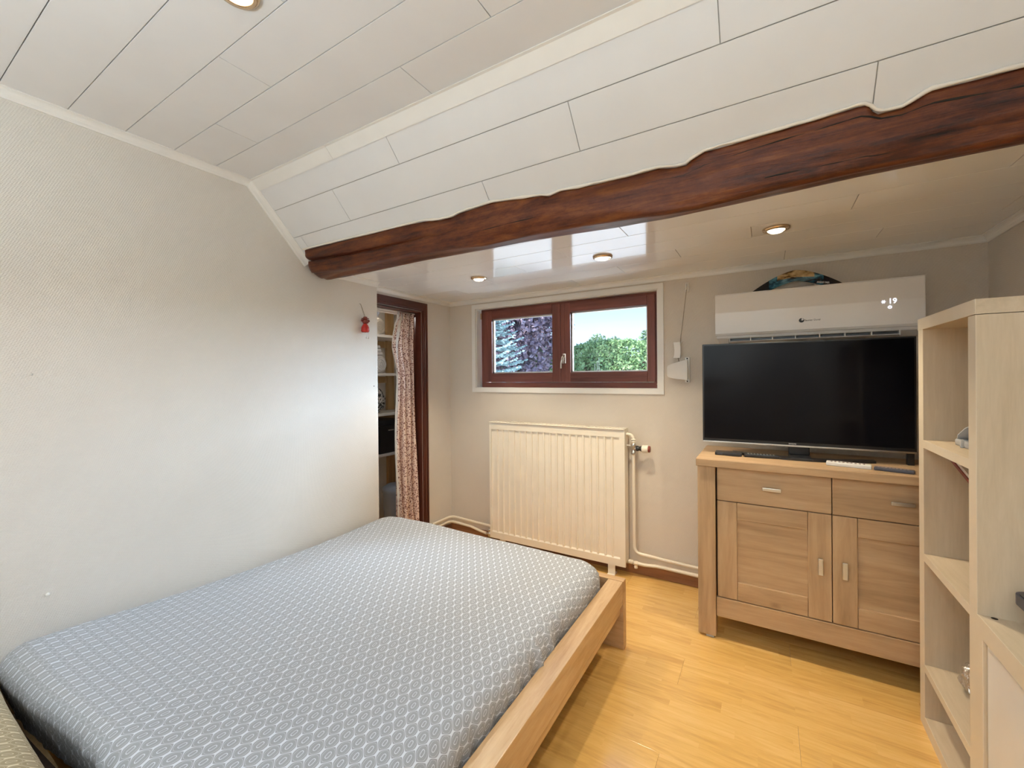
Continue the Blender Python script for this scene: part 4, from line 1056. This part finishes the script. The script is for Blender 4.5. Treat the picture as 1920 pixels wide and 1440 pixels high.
def shelf_bits():
    root = thing('plastic_holder', 'clear plastic strip with bent band on the upper bookcase shelf', 'holder', (.6, 1.92, 1.081))
    b = B(); p = [(.560, 2.03, 1.092), (.555, 2.00, 1.118), (.56, 1.955, 1.146), (.575, 1.90, 1.168), (.60, 1.84, 1.18)]
    for a, c in zip(p[:-1], p[1:]):
        a, c = Vector(a), Vector(c); w_ = Vector((.05, .01, -.01)); n_ = Vector((0, .002, .003))
        b.add([a, c, c+w_, a+w_, a+n_, c+n_, c+w_+n_, a+w_+n_], [(0, 1, 2, 3), (7, 6, 5, 4), (0, 4, 5, 1), (2, 6, 7, 3), (1, 5, 6, 2), (0, 3, 7, 4)])
    b.build('bent_band', M_CLEAR, root)
    b = B(); b.box(.555, .66, 1.80, 2.03, 1.0825, 1.105, .006); b.box(.548, .556, 1.95, 1.958, 1.0825, 1.11, .002); b.build('clear_tray', M_CLEAR, root)
    bm = bmesh.new(); bmesh.ops.create_icosphere(bm, subdivisions=3, radius=1)
    for v in bm.verts:
        n_ = 1+.22*noise.noise(v.co*2.3)+.14*noise.noise(v.co*6)
        v.co = Vector((.615+v.co.x*.055*n_, 1.985+v.co.y*.085*n_, .243+.055+max(-.97, v.co.z*n_)*.057+.0005))
    root = tag(B().bm(bm).build('foil_bag', M_FOIL, loc=(.615, 1.985, .243)), 'crumpled silver bag on the lowest open bookcase shelf', 'bag')
    root = thing('booklet', 'red and white booklet hanging in the slot below the upper shelf', 'booklet', (.60, 1.94, .98))
    def slab(x, ya, za, yb, zb, h):
        return B().add([(x, ya, za), (x, yb, zb), (.68, yb, zb), (.68, ya, za), (x, ya, za+h), (x, yb, zb+h), (.68, yb, zb+h), (.68, ya, za+h)], [(0, 3, 2, 1), (4, 5, 6, 7), (0, 1, 5, 4), (2, 3, 7, 6), (1, 2, 6, 5), (0, 4, 7, 3)])
    slab(.546, 2.035, 1.0405, 1.76, .962, .0105).build('pages', M_WHITEP, root)
    slab(.543, 2.060, 1.0365, 1.76, .950, .0105).build('cover', M_DRED, root)
shelf_bits()

# ------------------------------------------------------------ small things on the left wall
def build_doll():
    X = -2.222; Y = 1.848
    root = thing('hanging_doll', 'small red wooden doll hanging on a string by the closet doorway', 'ornament', (X, Y, 1.58))
    b = B(); b.tube([(XL, 1.826, 1.812), (XL+.012, 1.826, 1.812)], .0022, 6); b.build('nail', M_SILVER, root)
    b = B(); b.tube([(XL+.010, 1.826, 1.812), (X, Y-.003, 1.722)], .0014, 5); b.tube([(XL+.010, 1.828, 1.812), (X, Y+.004, 1.722)], .0014, 5); b.build('string', M_STRING, root)
    b = B(); b.lathe([(0, 0), (.024, 0), (.024, .004), (.014, .006), (.012, .014), (0, .016)], (X, Y, 1.714), n=14); b.build('hat', M_DRED, root)
    b = B(); b.ball((X, Y, 1.698), (.018, .020, .019)); b.ball((X+.006, Y+.022, 1.702), .008, 8); b.ball((X-.004, Y-.022, 1.702), .008, 8); b.ball((X+.016, Y+.006, 1.690), .006, 8); b.build('head', M_DRED, root)
    B().lathe([(0, -.030), (.021, -.030), (.026, -.022), (.024, 0), (.016, .018), (.010, .026), (0, .027)], (X, Y, 1.658), n=16).build('body', M_RED, root)
    for s_ in (-1, 1):
        b = B(); b.tube([(X+.008, Y+.009+.006*s_, 1.629), (X+.010, Y+.011+.007*s_, 1.598)], .0016, 5); l = b.build('leg', M_TRIM, root)
        B().ball((X+.010, Y+.011+.008*s_, 1.592), .0075, 10).build('foot_bead', M_TRIM, l)
build_doll()
tag(B().lathe([(0, .008), (.004, .007), (.006, .003), (.006, -.001)], (XL, .434, .552), (1, 0, 0), 10).build('wall_plug', M_TRIM, loc=(XL, .434, .552)), 'small white plug in the left wall low above the bed', 'wall plug')
tag(B().lathe([(0, .002), (.0035, .002), (.0035, .001), (.002, .001), (.002, -.001)], (XL, .402, 1.355), (1, 0, 0), 10).build('nail', M_SILVER, loc=(XL, .402, 1.355)), 'grey nail head in the middle of the left wall', 'nail')
tag(B().lathe([(0, .004), (.0025, .004), (.0025, -.001)], (XL, 1.937, 1.277), (1, 0, 0), 8).build('nail', M_INK, loc=(XL, 1.937, 1.277)), 'tiny dark nail by the closet corner of the left wall', 'nail')

# ------------------------------------------------------------ garden outside the window
GZ = -.15
o = B().box(-90, 60, 13.2, 160, GZ-.1, GZ).build('lawn', M_LAWN); struct(o)
o = B().box(-90, 60, YB+.30, 13.2, GZ-.1, GZ+.01).build('terrace', M_TERR); struct(o)
def spruce(x, y, h, rmax):
    rg = random.Random(11); root = thing('spruce_tree', 'blue spruce tree outside the left window pane', 'tree', (x, y, GZ))
    B().tube([(x, y, GZ), (x, y, GZ+h*.95)], [.14, .02], 8).build('trunk', M_BARK, root)
    vs = []; fs = []; nl = 30
    for L in range(nl):
        z = GZ+.25+(h-.4)*L/nl; rr = rmax*(1-L/nl)**.85; nb_ = 15 if L < 20 else 9
        for k in range(nb_):
            a = 2*math.pi*(k+rg.random()*.7)/nb_+L*.37; d = Vector((math.cos(a), math.sin(a), 0)); rl = rr*rg.uniform(.75, 1.1)
            n_ = max(4, int(rl*19))
            for i in range(n_):
                t = (i+.5)/n_; p = Vector((x, y, z))+d*rl*t+Vector((0, 0, -.28*rl*t+.26*rl*t*t*t))
                sd = d.cross(Vector((0, 0, 1)))
                for q in range(3):
                    ln = .17*(1.15-t*.7)*rg.uniform(.7, 1.2); sg = (-1, 1, rg.choice((-1, 1)))[q]
                    e_ = (d*.65+sd*sg*rg.uniform(.4, 1.0)+Vector((0, 0, rg.uniform(-.5, .15)))).normalized()*ln
                    wv = e_.cross(Vector((rg.gauss(0, 1), rg.gauss(0, 1), rg.gauss(0, 1)))).normalized()*.022
                    k0 = len(vs); vs += [p-wv, p+e_*.6-wv, p+e_, p+e_*.6+wv, p+wv]; fs.append((k0, k0+1, k0+2, k0+3, k0+4))
    f = B().add(vs, fs).build('foliage', M_SPRUCE, root); f['kind'] = 'stuff'
spruce(-6.75, 9.2, 6.2, 2.0)
def crown(name, label, c, r, n, size, m, th=None, lobes=9, seed=1, group=None):
    rg = random.Random(seed); root = thing(name, label, 'tree', (c[0], c[1], GZ), group)
    B().tube([(c[0], c[1], GZ), (c[0], c[1], c[2]-r[2]*.2)], [.05*r[0]+.05, .02*r[0]+.02], 8).build('trunk', M_BARK, root)
    lb = [(Vector((rg.uniform(-.6, .6)*r[0], rg.uniform(-.6, .6)*r[1], rg.uniform(-.55, .6)*r[2])), rg.uniform(.35, .6)) for _ in range(lobes)]
    pts = []
    while len(pts) < n:
        q, s_ = rg.choice(lb); d = Vector((rg.gauss(0, 1), rg.gauss(0, 1), rg.gauss(0, 1))).normalized()*rg.uniform(.72, 1.04)
        pts.append(Vector(c)+q+Vector((d.x*r[0]*s_, d.y*r[1]*s_, d.z*r[2]*s_)))
    fill_leaves('foliage', pts, size, m, root, .65, rg)
crown('plum_tree', 'purple leaved tree behind the blue spruce', (-7.15, 12.2, 3.0), (1.65, 1.5, 2.5), 15000, .085, M_PLUM, lobes=26, seed=4)
def hedge():
    rg = random.Random(9); root = thing('hedge', 'tall green hedge seen through the right window pane', 'hedge', (-6, 14.4, GZ))
    pts = []
    for _ in range(42000):
        x = rg.uniform(-12.5, 1.0); top = 2.32+.16*math.exp(-((x+4.6)/1.2)**2)+.10*noise.noise(Vector((x*1.3, 0, 0)))+.06*noise.noise(Vector((x*5, 2, 0)))
        if rg.random() < .72: y = 13.85+.16*noise.noise(Vector((x*2.2, 1, 0)))+rg.gauss(0, .05); z = rg.uniform(GZ, top); y += .12*noise.noise(Vector((x*3, z*3, 0)))
        else: y = rg.uniform(13.85, 15.0); z = top+rg.gauss(0, .05)
        pts.append((x, y, z))
    f = fill_leaves('foliage', pts, .062, M_HEDGE, root, .6, rg)
    b = B(); b.box(-12.5, 1.0, 14.05, 14.9, GZ, 2.0); b.build('hedge_core', M_BARK, root)
    s_ = B()
    for k in range(5): s_.tube([(-4.95+.06*k, 13.70, GZ), (-4.95+.06*k+.03*math.sin(k), 13.62, 1.75+.2*(k % 3)-.1*k)], [.014, .006], 5)
    s_.build('dry_stem', M_MORTAR, root)
hedge()
crown('far_tree', 'rounded far tree rising above the middle of the hedge', (-12.9, 40, 3.1), (2.3, 2, 2.3), 6000, .16, M_FARTREE, lobes=18, seed=8)
crown('far_tree', 'far tree at the right edge of the right window pane', (-6.75, 30, 2.6), (1.1, 1.2, 2.1), 4000, .13, M_FARTREE, lobes=14, seed=12)
crown('far_tree', 'low far tree behind the left end of the hedge', (-19.6, 46, 2.4), (2.6, 2, 2.0), 5000, .16, M_FARTREE, lobes=16, seed=15)
for o in bpy.data.objects:
    if '_b' in o: del o['_b']
